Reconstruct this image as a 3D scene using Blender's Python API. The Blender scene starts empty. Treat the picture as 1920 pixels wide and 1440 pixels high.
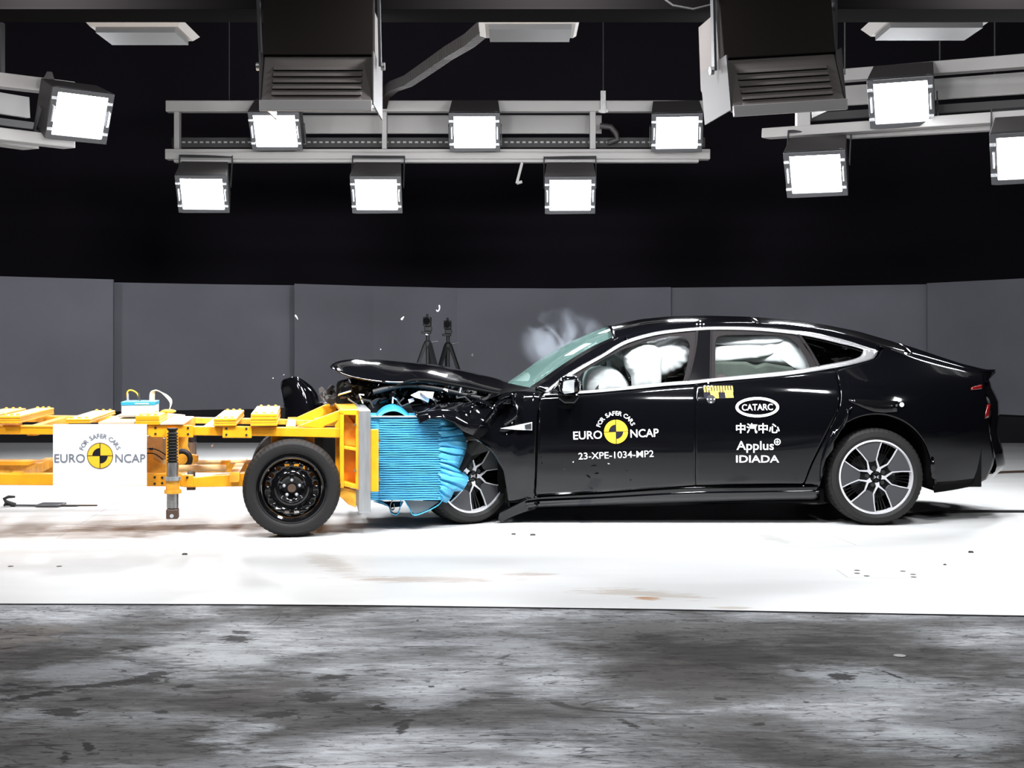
import bpy, bmesh, math, random
from mathutils import Vector, Matrix, noise, Euler

# ------------------------------------------------------------------ camera, world, exposure, room lamps
F, HC, HY = 2450.0, 1.22, 650.0
scene = bpy.context.scene
COL = scene.collection
cam_d = bpy.data.cameras.new('camera')
cam = bpy.data.objects.new('camera', cam_d)
COL.objects.link(cam)
cam.location = (0, 0, HC)
cam.rotation_euler = (math.radians(90), 0, 0)
cam_d.sensor_width = 36.0
cam_d.lens = F / 1920.0 * 36.0
cam_d.shift_y = -70.0 / 1920.0
cam_d.clip_end = 200
scene.camera = cam
scene.view_settings.view_transform = 'Standard'
scene.view_settings.look = 'None'
scene.view_settings.gamma = 1.0
scene.view_settings.use_curve_mapping = False
scene.view_settings.exposure = 0.0
world = bpy.data.worlds.new('hall_air')
scene.world = world
world.use_nodes = True
world.node_tree.nodes['Background'].inputs[0].default_value = (0.75, 0.82, 1.0, 1)
world.node_tree.nodes['Background'].inputs[1].default_value = 0.012

LAMP_W = 60.0        # watts of each floodlight that faces the camera
KEY_W = 85.0         # watts of each floodlight on the camera's side of the track
random.seed(7)
R = math.radians

# ------------------------------------------------------------------ helpers
def at(px, py, D):
    return Vector(((px - 960.0) / F * D, D, HC + (HY - py) / F * D))

def tag(o, label=None, cat=None, group=None, kind=None):
    if label: o['label'] = label
    if cat: o['category'] = cat
    if group: o['group'] = group
    if kind: o['kind'] = kind
    return o

def empty(name, loc=(0, 0, 0), rot=(0, 0, 0), parent=None):
    o = bpy.data.objects.new(name, None)
    COL.objects.link(o)
    o.empty_display_size = 0.1
    o.location = loc
    o.rotation_euler = rot
    if parent: o.parent = parent
    return o

def wmat(o):
    m = Matrix.LocRotScale(o.location, o.rotation_euler, o.scale)
    return wmat(o.parent) @ m if o.parent else m

class MB:
    """collects verts and faces of one mesh"""
    def __init__(s): s.v = []; s.f = []; s.mi = []; s.cur = 0
    def add(s, vs, fs):
        b = len(s.v)
        s.v += [Vector(p) for p in vs]
        for f in fs:
            s.f.append([b + i for i in f]); s.mi.append(s.cur)
    def box(s, c, d, rot=None):
        c = Vector(c); h = [x / 2 for x in d]
        vs = [Vector((sx * h[0], sy * h[1], sz * h[2])) for sx in (-1, 1) for sy in (-1, 1) for sz in (-1, 1)]
        if rot is not None:
            m = rot if isinstance(rot, Matrix) else Euler(rot).to_matrix()
            vs = [m @ v for v in vs]
        s.add([c + v for v in vs], [(0, 1, 3, 2), (4, 6, 7, 5), (0, 4, 5, 1), (2, 3, 7, 6), (0, 2, 6, 4), (1, 5, 7, 3)])
    def bb(s, x0, x1, y0, y1, z0, z1):
        s.box(((x0 + x1) / 2, (y0 + y1) / 2, (z0 + z1) / 2), (abs(x1 - x0), abs(y1 - y0), abs(z1 - z0)))
    def hexa(s, a, b):
        """prism from polygon a to polygon b (same count)"""
        n = len(a)
        s.add(list(a) + list(b), [tuple(range(n - 1, -1, -1)), tuple(range(n, 2 * n))] +
              [(i, (i + 1) % n, n + (i + 1) % n, n + i) for i in range(n)])
    def tube(s, pts, r, n=10, cap=True):
        pts = [Vector(p) for p in pts]
        rs = r if isinstance(r, (list, tuple)) else [r] * len(pts)
        vs = []; up = None
        for i, p in enumerate(pts):
            d = (pts[min(i + 1, len(pts) - 1)] - pts[max(i - 1, 0)]).normalized()
            if up is None:
                up = Vector((0, 0, 1)) if abs(d.z) < .9 else Vector((1, 0, 0))
            a = d.cross(up).normalized(); up = a.cross(d).normalized(); b = up
            for k in range(n):
                t = 2 * math.pi * (k + .5) / n
                vs.append(p + a * math.cos(t) * rs[i] + b * math.sin(t) * rs[i])
        fs = []
        for i in range(len(pts) - 1):
            for k in range(n):
                fs.append((i * n + k, i * n + (k + 1) % n, (i + 1) * n + (k + 1) % n, (i + 1) * n + k))
        if cap:
            fs.append(tuple(range(n - 1, -1, -1))); m = (len(pts) - 1) * n
            fs.append(tuple(range(m, m + n)))
        s.add(vs, fs)
    def beam(s, p, q, w, h, up=(0, 0, 1)):
        p = Vector(p); q = Vector(q); d = (q - p).normalized(); up = Vector(up)
        a = d.cross(up).normalized(); b = a.cross(d).normalized()
        A = [p + a * x * w / 2 + b * y * h / 2 for x, y in ((-1, -1), (1, -1), (1, 1), (-1, 1))]
        B = [v + (q - p) for v in A]
        s.hexa(A, B)
    def lathe(s, prof, n=64, axis='y', c=(0, 0, 0), mod=None, close=False):
        """prof: (radius, along axis) list"""
        c = Vector(c); vs = []; m = len(prof)
        for k in range(n):
            t = 2 * math.pi * k / n
            for i, (r, y) in enumerate(prof):
                rr = r * (mod(k, i) if mod else 1)
                if axis == 'y': vs.append(c + Vector((rr * math.cos(t), y, rr * math.sin(t))))
                else: vs.append(c + Vector((rr * math.cos(t), rr * math.sin(t), y)))
        fs = []
        for k in range(n):
            k2 = (k + 1) % n
            for i in range(m - 1 + (1 if close else 0)):
                j = (i + 1) % m
                fs.append((k * m + i, k * m + j, k2 * m + j, k2 * m + i))
        s.add(vs, fs)
    def grid(s, rows):
        m = len(rows[0]); vs = [p for r in rows for p in r]
        s.add(vs, [(i * m + j, i * m + j + 1, (i + 1) * m + j + 1, (i + 1) * m + j)
                   for i in range(len(rows) - 1) for j in range(m - 1)])
    def ball(s, c, r, n=10):
        c = Vector(c); rr = r if isinstance(r, (tuple, list)) else (r, r, r)
        rows = []
        for i in range(n + 1):
            a = math.pi * i / n
            rows.append([c + Vector((rr[0] * math.sin(a) * math.cos(b), rr[1] * math.sin(a) * math.sin(b), rr[2] * math.cos(a)))
                         for b in [2 * math.pi * k / (2 * n) for k in range(2 * n + 1)]])
        s.grid(rows)
    def build(s, name, mats, parent=None, world=False, smooth=None, solid=0, bevel=0, sub=0, off=-1, recalc=True, face=None):
        me = bpy.data.meshes.new(name)
        vs = s.v
        if world and parent:
            inv = wmat(parent).inverted(); vs = [inv @ v for v in vs]
        me.from_pydata([tuple(v) for v in vs], [], s.f)
        me.update()
        mats = mats if isinstance(mats, (list, tuple)) else [mats]
        for m in mats: me.materials.append(m)
        for p, i in zip(me.polygons, s.mi): p.material_index = i
        bm = bmesh.new(); bm.from_mesh(me)
        bmesh.ops.remove_doubles(bm, verts=bm.verts, dist=1e-5)
        if recalc: bmesh.ops.recalc_face_normals(bm, faces=bm.faces)
        if face is not None:
            d = Vector(face)
            if sum(f.normal.dot(d) * f.calc_area() for f in bm.faces) < 0: bmesh.ops.reverse_faces(bm, faces=bm.faces)
        bm.to_mesh(me); bm.free()
        if smooth is not None:
            me.shade_smooth()
            if smooth < 180: me.set_sharp_from_angle(angle=R(smooth))
        o = bpy.data.objects.new(name, me)
        COL.objects.link(o)
        if parent: o.parent = parent
        if solid:
            m = o.modifiers.new('Solidify', 'SOLIDIFY'); m.thickness = solid; m.offset = off
        if bevel:
            m = o.modifiers.new('Bevel', 'BEVEL'); m.width = bevel; m.segments = 2; m.limit_method = 'ANGLE'
            m.harden_normals = False
        if sub:
            m = o.modifiers.new('Subsurf', 'SUBSURF'); m.levels = sub; m.render_levels = sub
        return o

def copy_tree(o, parent=None):
    c = o.copy(); COL.objects.link(c)
    if parent: c.parent = parent
    for ch in list(o.children): copy_tree(ch, c)
    return c

# ------------------------------------------------------------------ materials
MATS = {}
def mat(name, col, rough=.5, metal=0, coat=0, emit=0, ecol=None, noise_amt=0, noise_scale=8, bump=0, spec=None, bscale=None, stretch=(1, 1, 1)):
    m = bpy.data.materials.new(name); m.use_nodes = True
    nt = m.node_tree; b = nt.nodes['Principled BSDF']
    b.inputs['Base Color'].default_value = (*col, 1)
    b.inputs['Roughness'].default_value = rough
    b.inputs['Metallic'].default_value = metal
    b.inputs['Coat Weight'].default_value = coat
    b.inputs['Coat Roughness'].default_value = .03
    if spec is not None: b.inputs['Specular IOR Level'].default_value = spec
    if emit:
        b.inputs['Emission Color'].default_value = (*(ecol or col), 1)
        b.inputs['Emission Strength'].default_value = emit
    if noise_amt or bump:
        tc = nt.nodes.new('ShaderNodeTexCoord'); mp = nt.nodes.new('ShaderNodeMapping')
        mp.inputs['Scale'].default_value = stretch
        nt.links.new(tc.outputs['Object'], mp.inputs[0])
        nz = nt.nodes.new('ShaderNodeTexNoise'); nz.inputs['Scale'].default_value = noise_scale
        nz.inputs['Detail'].default_value = 6
        nt.links.new(mp.outputs[0], nz.inputs['Vector'])
        if noise_amt:
            r = nt.nodes.new('ShaderNodeValToRGB')
            r.color_ramp.elements[0].position = .3; r.color_ramp.elements[1].position = .72
            r.color_ramp.elements[0].color = (*[max(0, c * (1 - noise_amt)) for c in col], 1)
            r.color_ramp.elements[1].color = (*[min(1, c * (1 + noise_amt * .5)) for c in col], 1)
            nt.links.new(nz.outputs[0], r.inputs[0]); nt.links.new(r.outputs[0], b.inputs['Base Color'])
        if bump:
            n2 = nt.nodes.new('ShaderNodeTexNoise'); n2.inputs['Scale'].default_value = bscale or noise_scale * 3
            nt.links.new(mp.outputs[0], n2.inputs['Vector'])
            bp = nt.nodes.new('ShaderNodeBump'); bp.inputs['Strength'].default_value = bump; bp.inputs['Distance'].default_value = .01
            nt.links.new(n2.outputs[0], bp.inputs['Height']); nt.links.new(bp.outputs[0], b.inputs['Normal'])
    MATS[name] = m
    return m

def glass(name, tint, refl=.04, rough=.01, alpha_tint=None):
    """thin pane: tinted see-through with a fresnel reflection"""
    m = bpy.data.materials.new(name); m.use_nodes = True
    nt = m.node_tree; nt.nodes.clear()
    out = nt.nodes.new('ShaderNodeOutputMaterial')
    tr = nt.nodes.new('ShaderNodeBsdfTransparent'); tr.inputs[0].default_value = (*tint, 1)
    gl = nt.nodes.new('ShaderNodeBsdfGlossy'); gl.inputs['Roughness'].default_value = rough
    fr = nt.nodes.new('ShaderNodeFresnel'); fr.inputs[0].default_value = 1.5
    ad = nt.nodes.new('ShaderNodeMath'); ad.operation = 'ADD'; ad.inputs[1].default_value = refl; ad.use_clamp = True
    mx = nt.nodes.new('ShaderNodeMixShader')
    L = nt.links.new
    L(fr.outputs[0], ad.inputs[0]); L(ad.outputs[0], mx.inputs[0]); L(tr.outputs[0], mx.inputs[1]); L(gl.outputs[0], mx.inputs[2])
    if alpha_tint:
        df = nt.nodes.new('ShaderNodeBsdfDiffuse'); df.inputs[0].default_value = (*alpha_tint[:3], 1)
        m2 = nt.nodes.new('ShaderNodeMixShader'); m2.inputs[0].default_value = alpha_tint[3]
        L(mx.outputs[0], m2.inputs[1]); L(df.outputs[0], m2.inputs[2]); L(m2.outputs[0], out.inputs[0])
    else: L(mx.outputs[0], out.inputs[0])
    return m

M_paint = mat('black_car_paint', (.0018, .0019, .0026), .06)
M_blackgloss = mat('gloss_black_plastic', (.003, .003, .0035), .08)
M_black = mat('matt_black', (.008, .008, .009), .6)
M_under = mat('underbody_black', (.004, .004, .004), .9, spec=.1)
M_rubber = mat('tyre_rubber', (.012, .0115, .0115), .65, spec=.3, bump=.15, noise_scale=30)
M_seal = mat('window_rubber', (.012, .0105, .011), .9, spec=.12)
M_chrome = mat('bright_trim', (.93, .93, .95), .22, .85)
M_alloy = mat('machined_alloy', (.80, .80, .83), .32, .55)
M_aero = mat('grey_wheel_insert', (.055, .055, .06), .42, .2)
M_silver = mat('brushed_aluminium', (.52, .53, .54), .38, .8, noise_amt=.18, noise_scale=5, bump=.05, stretch=(9, 9, 1))
M_steel = mat('worn_steel', (.42, .41, .40), .32, .9, noise_amt=.35, noise_scale=14, stretch=(4, 4, 1))
M_dsteel = mat('dark_steel', (.10, .10, .105), .4, .7)
M_yellow = mat('trolley_yellow_paint', (.84, .36, .008), .38, 0, .15, noise_amt=.16, noise_scale=9)
M_yellow2 = mat('worn_yellow_paint', (.80, .37, .03), .42, 0, .1, noise_amt=.38, noise_scale=16)
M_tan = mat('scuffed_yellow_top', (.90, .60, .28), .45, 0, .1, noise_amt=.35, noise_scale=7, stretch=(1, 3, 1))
M_blue = mat('blue_honeycomb_sheet', (.095, .44, .70), .38, .25, .1, noise_amt=.15, noise_scale=20)
M_bluein = mat('blue_sheet_curl', (.03, .27, .47), .35, .2)
M_greyin = mat('bare_sheet_inside', (.16, .18, .19), .35, .6)
M_white = mat('white_board', (.90, .90, .91), .5)
M_decal = mat('white_vinyl', (.95, .95, .97), .45)
M_dgrey = mat('grey_print', (.14, .15, .18), .6)
M_logoy = mat('yellow_vinyl', (.88, .49, .015), .6)
M_logob = mat('black_vinyl', (.012, .012, .018), .85, spec=.1)
M_airbag = mat('airbag_fabric', (.48, .48, .49), .8, bump=.25, noise_scale=6)
M_fix = mat('grey_lamp_housing', (.045, .040, .039), .55, .1)
M_rail = mat('anodised_rail', (.34, .325, .315), .5, .1)
M_louv = mat('louvred_casing', (.105, .092, .086), .65, spec=.2)
M_topshade_chain = mat('shaded_top_and_chain', (.016, .012, .011), .8, spec=.1)  # shade put into the louvred lamp tops; also the chain's own black
M_beam = mat('beam_blackened_against_lamps', (.0028, .0024, .0024), .95, spec=.02)  # grey beam's colour blackened to offset the light of the nearby key lamps
M_tray = mat('dark_cable_tray', (.03, .028, .028), .65)
M_fixwhite = mat('pale_fixture', (.19, .17, .155), .7)
M_lens = mat('lit_floodlight_lens', (1, 1, 1), .3, emit=22, ecol=(.93, .96, 1))
M_clip = mat('bright_clip', (.8, .82, .85), .3, .7)
M_wallgrey = mat('grey_backdrop_board', (.46, .465, .53), .85, noise_amt=.10, noise_scale=.8)
M_curtain = mat('black_curtain', (.045, .038, .05), .95, spec=.05)
M_red = mat('red_lamp_lens', (.14, .004, .004), .15, 0, .5)
M_inside = mat('dark_cabin_trim', (.025, .02, .02), .7)
M_leather = mat('brown_seat', (.04, .02, .018), .7)
M_greenfill = mat('grey_green_filler', (.045, .056, .046), .8, noise_amt=.5, noise_scale=5)
M_glass_w = glass('green_windscreen', (.60, .76, .73), .02, .02, (.20, .34, .31, .22))
M_glass_s = glass('side_glass', (.93, .96, .95), 0.0)
M_glass_g = glass('green_privacy_glass', (.36, .46, .40), 0.03)
M_glass_d = glass('dark_quarter_glass', (.05, .06, .06), 0.03)
M_mirror = mat('mirror_glass', (.75, .78, .8), .04, 1)
M_lampgrey = mat('broken_reflector', (.45, .48, .52), .15, .7)
M_device = mat('grey_recorder_case', (.55, .54, .54), .45)
M_deviceblue = mat('blue_recorder_lid', (.02, .26, .42), .4)
M_cable = mat('cream_cable', (.72, .62, .48), .5)
M_brown = mat('brown_nut', (.09, .055, .04), .5, .3)
M_conc = mat('ballast_face', (.50, .40, .30), .6)

# ------------------------------------------------------------------ the hall: floor, backdrop boards, curtain, ceiling
def gpt(px, py):
    Y = F * HC / (py - HY)
    return ((px - 960) / F * Y, Y)

class NT:
    def __init__(s, m):
        m.use_nodes = True; s.nt = m.node_tree; s.b = s.nt.nodes['Principled BSDF']
        s.tc = s.nt.nodes.new('ShaderNodeTexCoord')
    def link(s, a, b): s.nt.links.new(a, b)
    def mapping(s, loc=(0, 0, 0), rot=(0, 0, 0), scale=(1, 1, 1), typ='POINT', src=None):
        n = s.nt.nodes.new('ShaderNodeMapping'); n.vector_type = typ
        n.inputs['Location'].default_value = loc; n.inputs['Rotation'].default_value = rot; n.inputs['Scale'].default_value = scale
        s.link(src or s.tc.outputs['Object'], n.inputs[0]); return n.outputs[0]
    def noise(s, vec, scale, detail=6, rough=.5, dist=0):
        n = s.nt.nodes.new('ShaderNodeTexNoise'); n.inputs['Scale'].default_value = scale
        n.inputs['Detail'].default_value = detail; n.inputs['Roughness'].default_value = rough; n.inputs['Distortion'].default_value = dist
        s.link(vec, n.inputs['Vector']); return n.outputs[0]
    def ramp(s, f, stops):
        n = s.nt.nodes.new('ShaderNodeValToRGB'); e = n.color_ramp.elements
        while len(e) < len(stops): e.new(.5)
        for el, (p, c) in zip(e, stops):
            el.position = p; el.color = (*c, 1) if isinstance(c, (tuple, list)) else (c, c, c, 1)
        s.link(f, n.inputs[0]); return n.outputs[0]
    def mix(s, f, a, b, typ='MIX'):
        n = s.nt.nodes.new('ShaderNodeMix'); n.data_type = 'RGBA'; n.blend_type = typ
        for sock, v in ((n.inputs[0], f), (n.inputs[6], a), (n.inputs[7], b)):
            if hasattr(v, 'is_linked'): s.link(v, sock)
            else: sock.default_value = v if not isinstance(v, (tuple, list)) or len(v) == 4 else (*v, 1)
        return n.outputs[2]
    def math(s, op, a, b=0, clamp=False):
        n = s.nt.nodes.new('ShaderNodeMath'); n.operation = op; n.use_clamp = clamp
        for sock, v in ((n.inputs[0], a), (n.inputs[1], b)):
            if hasattr(v, 'is_linked'): s.link(v, sock)
            else: sock.default_value = v
        return n.outputs[0]
    def length(s, vec):
        n = s.nt.nodes.new('ShaderNodeVectorMath'); n.operation = 'LENGTH'; s.link(vec, n.inputs[0]); return n.outputs['Value']
    def blot(s, p0, p1, wpx, rag, amp=.8, soft=.15):
        """mask of one ragged mark on the floor lying between two spots seen at p0 and p1"""
        a = Vector(gpt(*p0)); b = Vector(gpt(*p1)); c = (a + b) / 2; d = b - a
        ang = math.atan2(d.y, d.x); hl = d.length / 2
        hw = wpx / 2 * c.y * c.y / (F * HC)
        v = s.mapping((c.x, c.y, 0), (0, 0, ang), (hl, hw, 10), 'TEXTURE')
        l = s.math('ADD', s.length(v), s.math('MULTIPLY', s.math('SUBTRACT', rag, .5), amp * 2))
        return s.ramp(l, [(max(0, .8 - soft), 1.0), (.8 + soft, 0.0)])

# pale painted track
m_track = bpy.data.materials.new('pale_painted_track'); n = NT(m_track)
v = n.mapping(scale=(.25, 1.1, 1))
big = n.noise(v, 1.2, 5, .55)
base = n.ramp(big, [(.30, (.47, .47, .46)), (.55, (.55, .55, .545)), (.8, (.62, .62, .615))])
rag = n.noise(n.mapping(scale=(1.6, 7, 1)), 2.6, 8, .7)
for (a, b, w, colr, st) in [((120, 988), (520, 990), 24, (.36, .27, .20), .75), ((260, 970), (480, 975), 26, (.42, .35, .28), .45),
                            ((640, 985), (820, 990), 18, (.33, .28, .25), .55), ((620, 1085), (960, 1088), 13, (.50, .36, .26), .55),
                            ((1180, 1120), (1245, 1122), 7, (.55, .25, .08), .8), ((1060, 1105), (1330, 1120), 16, (.52, .40, .30), .45),
                            ((940, 1078), (1040, 1076), 9, (.50, .34, .25), .45), ((575, 1030), (660, 1082), 12, (.52, .46, .40), .4),
                            ((1330, 1140), (1420, 1140), 6, (.52, .38, .26), .5), ((0, 985), (130, 984), 8, (.40, .34, .3), .4),
                            ((1380, 985), (1490, 1025), 8, (.48, .47, .46), .5)]:
    base = n.mix(n.math('MULTIPLY', n.blot(a, b, w, rag, 1.8, .3), min(1, st * 1.25)), base, tuple(q_ * .62 for q_ in colr))
# steel strip set in the track, thin joints
def seam(nd, base, p0, p1, wpx, col):
    a = Vector(gpt(*p0)); b = Vector(gpt(*p1)); c = (a + b) / 2; d = b - a
    v = nd.mapping((c.x, c.y, 0), (0, 0, math.atan2(d.y, d.x)), (d.length / 2, wpx, 1), 'TEXTURE')
    sp = nd.nt.nodes.new('ShaderNodeSeparateXYZ'); nd.link(v, sp.inputs[0])
    mx = nd.math('MAXIMUM', nd.math('ABSOLUTE', sp.outputs[0]), nd.math('ABSOLUTE', sp.outputs[1]))
    return nd.mix(nd.math('LESS_THAN', mx, 1.0), base, col)
base = seam(n, base, (1075, 965), (1146, 1012), .04, (.42, .42, .46))
for p0, p1 in [((-60, 950), (455, 951)), ((-60, 1009), (900, 1009)), ((900, 1009), (1570, 1018)), ((105, 1010), (185, 962)), ((185, 962), (270, 912)), ((1520, 990), (1606, 1022)),
               ((1568, 1068), (1590, 1083)), ((1590, 1083), (1760, 1084))]:
    base = seam(n, base, p0, p1, .004, (.36, .35, .35))
spk = n.noise(n.mapping(scale=(1, 2.5, 1)), 26, 3, .6)
base = n.mix(n.math('MULTIPLY', n.ramp(spk, [(.70, 0.0), (.74, 1.0)]), .5), base, (.25, .24, .23))
edge_n = n.noise(n.mapping(scale=(.6, 6, 1)), 3.2, 8, .7)
n.link(base, n.b.inputs['Base Color'])
n.b.inputs['Roughness'].default_value = .5
n.b.inputs['Specular IOR Level'].default_value = .35

# dark trodden concrete nearer the camera
m_conc = bpy.data.materials.new('dark_worn_concrete'); n = NT(m_conc)
v = n.mapping(scale=(.55, 1.0, 1), rot=(0, 0, .12))
big = n.noise(v, 1.05, 9, .62, .35)
fine = n.noise(n.mapping(scale=(.5, 2.2, 1)), 9, 8, .75)
base = n.ramp(big, [(.36, (.05, .046, .044)), (.45, (.12, .115, .113)), (.53, (.27, .275, .285)), (.62, (.60, .61, .64))])
base = n.mix(.62, base, n.ramp(fine, [(.40, (.30, .29, .28)), (.60, (1.0, 1.0, 1.0))]), 'MULTIPLY')
# long pale patches, part wear and part painted lamp reflections, and dark soiled ones that lie where the photo shows them
rag = n.noise(n.mapping(scale=(.9, 2.0, 1)), 3.0, 9, .7)
for (a, b, w, colr, st) in [((300, 1195), (560, 1260), 70, (.46, .47, .48), .6), ((360, 1390), (520, 1375), 60, (.46, .48, .5), .6),
                            ((640, 1300), (900, 1310), 60, (.38, .39, .41), .45), ((1000, 1260), (1120, 1290), 60, (.45, .46, .48), .6),
                            ((1480, 1250), (1760, 1290), 60, (.36, .38, .4), .5), ((1600, 1390), (1900, 1350), 90, (.36, .38, .4), .5),
                            ((960, 1390), (1120, 1400), 50, (.42, .43, .45), .5), ((20, 1300), (260, 1230), 60, (.28, .29, .31), .4),
                            ((1830, 1310), (1960, 1290), 40, (.42, .43, .45), .5), ((860, 1180), (1000, 1230), 40, (.30, .31, .33), .4),
                            ((360, 1300), (600, 1290), 70, (.060, .054, .050), .7), ((1180, 1230), (1480, 1370), 110, (.060, .055, .052), .75),
                            ((1030, 1165), (1560, 1190), 50, (.085, .083, .083), .65), ((1600, 1335), (1960, 1370), 50, (.055, .052, .050), .7),
                            ((0, 1400), (230, 1400), 60, (.075, .072, .070), .6), ((1000, 1180), (1400, 1175), 30, (.09, .087, .085), .5),
                            ((700, 1410), (980, 1420), 40, (.07, .066, .064), .5), ((-40, 1180), (140, 1190), 60, (.17, .15, .135), .5),
                            ((600, 1340), (740, 1330), 24, (.075, .07, .066), .6)]:
    base = n.mix(n.math('MULTIPLY', n.blot(a, b, w, rag, 1.9, .45), st), base, tuple(min(.8, q_ * 1.45) for q_ in colr))
rag2 = n.noise(n.mapping(scale=(1.0, 2.4, 1)), 11, 8, .75)
for (a, b, w) in [((-20, 1312), (180, 1285), 10), ((100, 1290), (320, 1268), 12), ((230, 1280), (320, 1255), 14), ((570, 1312), (615, 1294), 26),
                  ((468, 1340), (568, 1333), 15), ((85, 1326), (158, 1340), 16), ((585, 1268), (662, 1266), 12), ((420, 1190), (470, 1200), 16),
                  ((335, 1288), (358, 1280), 9), ((290, 1331), (322, 1331), 8), ((728, 1362), (772, 1342), 6), ((745, 1375), (768, 1345), 7),
                  ((1560, 1258), (1598, 1276), 14), ((1485, 1252), (1510, 1256), 4), ((1640, 1250), (1705, 1274), 3), ((1172, 1355), (1190, 1352), 20),
                  ((1335, 1302), (1362, 1312), 7), ((432, 1181), (465, 1185), 7), ((138, 1310), (178, 1306), 6), ((695, 1320), (720, 1330), 6),
                  ((1505, 1313), (1516, 1313), 4), ((802, 1284), (814, 1284), 4), ((862, 1288), (874, 1290), 4), ((780, 1161), (786, 1161), 5),
                  ((158, 1385), (174, 1412), 7), ((118, 1430), (124, 1405), 7), ((1418, 1352), (1428, 1358), 10)]:
    base = n.mix(n.math('MULTIPLY', n.blot(a, b, w, rag2, 2.3, .12), .95), base, (.018, .016, .016))
# curved rubber skid
def arc(nd, base, c, rx, ry, lo, hi, w, col):
    cc = gpt(*c); v = nd.mapping((cc[0], cc[1], 0), (0, 0, 0), (rx, ry, 1), 'TEXTURE')
    sp = nd.nt.nodes.new('ShaderNodeSeparateXYZ'); nd.link(v, sp.inputs[0])
    l = nd.math('ABSOLUTE', nd.math('SUBTRACT', nd.length(v), 1.0))
    ang = nd.math('ARCTAN2', sp.outputs[1], sp.outputs[0])
    ok = nd.math('MULTIPLY', nd.math('GREATER_THAN', ang, lo), nd.math('LESS_THAN', ang, hi))
    return nd.mix(nd.math('MULTIPLY', nd.math('MULTIPLY', nd.math('LESS_THAN', l, w), ok), .85), base, col)
base = arc(n, base, (1270, 1312), .42, .155, -3.1, -1.4, .055, (.03, .027, .026))
base = arc(n, base, (1230, 1320), .25, .10, 1.3, 3.1, .03, (.04, .036, .035))
base = arc(n, base, (508, 1155), .035, .16, -1.2, 1.2, .12, (.08, .075, .07))
# fine scratches: thin ridges of stretched noise at several angles
for ang, sc, thr, st in [(.5, 1.0, .008, .75), (-.7, 1.15, .007, .7), (1.3, .9, .006, .6), (.12, .8, .009, .7), (-.25, 1.3, .007, .6)]:
    w1 = n.noise(n.mapping(rot=(0, 0, ang), scale=(.55 * sc, 3.4 * sc, 1)), 3.0, 2, .5, .3)
    r = n.math('ABSOLUTE', n.math('SUBTRACT', w1, .5))
    gate = n.ramp(n.noise(n.mapping(loc=(ang * 9, 3, 0)), 3.2, 4, .7), [(.47, 0.0), (.56, 1.0)])
    base = n.mix(n.math('MULTIPLY', n.math('MULTIPLY', n.math('LESS_THAN', r, thr), gate), st), base, (.015, .013, .012))
spk = n.noise(n.mapping(scale=(1, 1.5, 1)), 38, 4, .7)
base = n.mix(n.math('MULTIPLY', n.ramp(spk, [(.60, 0.0), (.65, 1.0)]), .6), base, (.025, .022, .022))
n.link(base, n.b.inputs['Base Color'])
rr = n.ramp(big, [(.35, .7), (.6, .5)])
n.link(rr, n.b.inputs['Roughness'])
n.b.inputs['Specular IOR Level'].default_value = .012
bp = n.nt.nodes.new('ShaderNodeBump'); bp.inputs['Strength'].default_value = .25; bp.inputs['Distance'].default_value = .004
n.link(fine, bp.inputs['Height']); n.link(bp.outputs[0], n.b.inputs['Normal'])
m_far = mat('black_floor_behind_track', (.012, .010, .010), .7)
m_lip = mat('track_edge_shadow_gap', (.05, .05, .05), .8)

mb = MB()
near = [(-13, 6.75), (-5, 6.30)] + [gpt(x, y) for x, y in [(0, 1131.5), (420, 1132.5), (700, 1134.5), (960, 1138), (1250, 1142), (1600, 1148.5), (1920, 1154)]] + [(4, 5.78), (13, 5.0)]
far = [(x, 16.6 if x < 5.6 else 16.35) for x, _ in near]
TOP = .006
for i in range(len(near) - 1):
    a, b, c, d = near[i], near[i + 1], far[i + 1], far[i]
    mb.cur = 0; mb.add([(a[0], a[1], 0), (b[0], b[1], 0), (c[0], c[1], 0), (d[0], d[1], 0)], [(0, 1, 2, 3)])
    mb.cur = 3; mb.add([(a[0], a[1], 0), (b[0], b[1], 0), (b[0], b[1], -TOP), (a[0], a[1], -TOP)], [(0, 1, 2, 3)])
    mb.cur = 1; mb.add([(a[0], a[1], -TOP), (b[0], b[1], -TOP), (b[0], -9, -TOP), (a[0], -9, -TOP)], [(0, 1, 2, 3)])
    mb.cur = 2; mb.add([(d[0], d[1], 0), (c[0], c[1], 0), (c[0], 31, 0), (d[0], 31, 0)], [(0, 1, 2, 3)])
o = mb.build('floor', [m_track, m_conc, m_far, m_lip], recalc=False)
for p in o.data.polygons: pass
tag(o, kind='structure')
tag((lambda m: (m.bb(-13, 13, -9, 31, 9.0, 9.1), m.build('ceiling', M_curtain))[1])(MB()), kind='structure')
for nm, a in (('wall_left', (-13.1, -13, -9, 31)), ('wall_right', (13, 13.1, -9, 31)), ('wall_back', (-13, 13, 31, 31.1)), ('wall_front', (-13, 13, -9.1, -9))):
    m = MB(); m.bb(a[0], a[1], a[2], a[3], -.02, 9.1); tag(m.build(nm, M_curtain), kind='structure')

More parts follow.
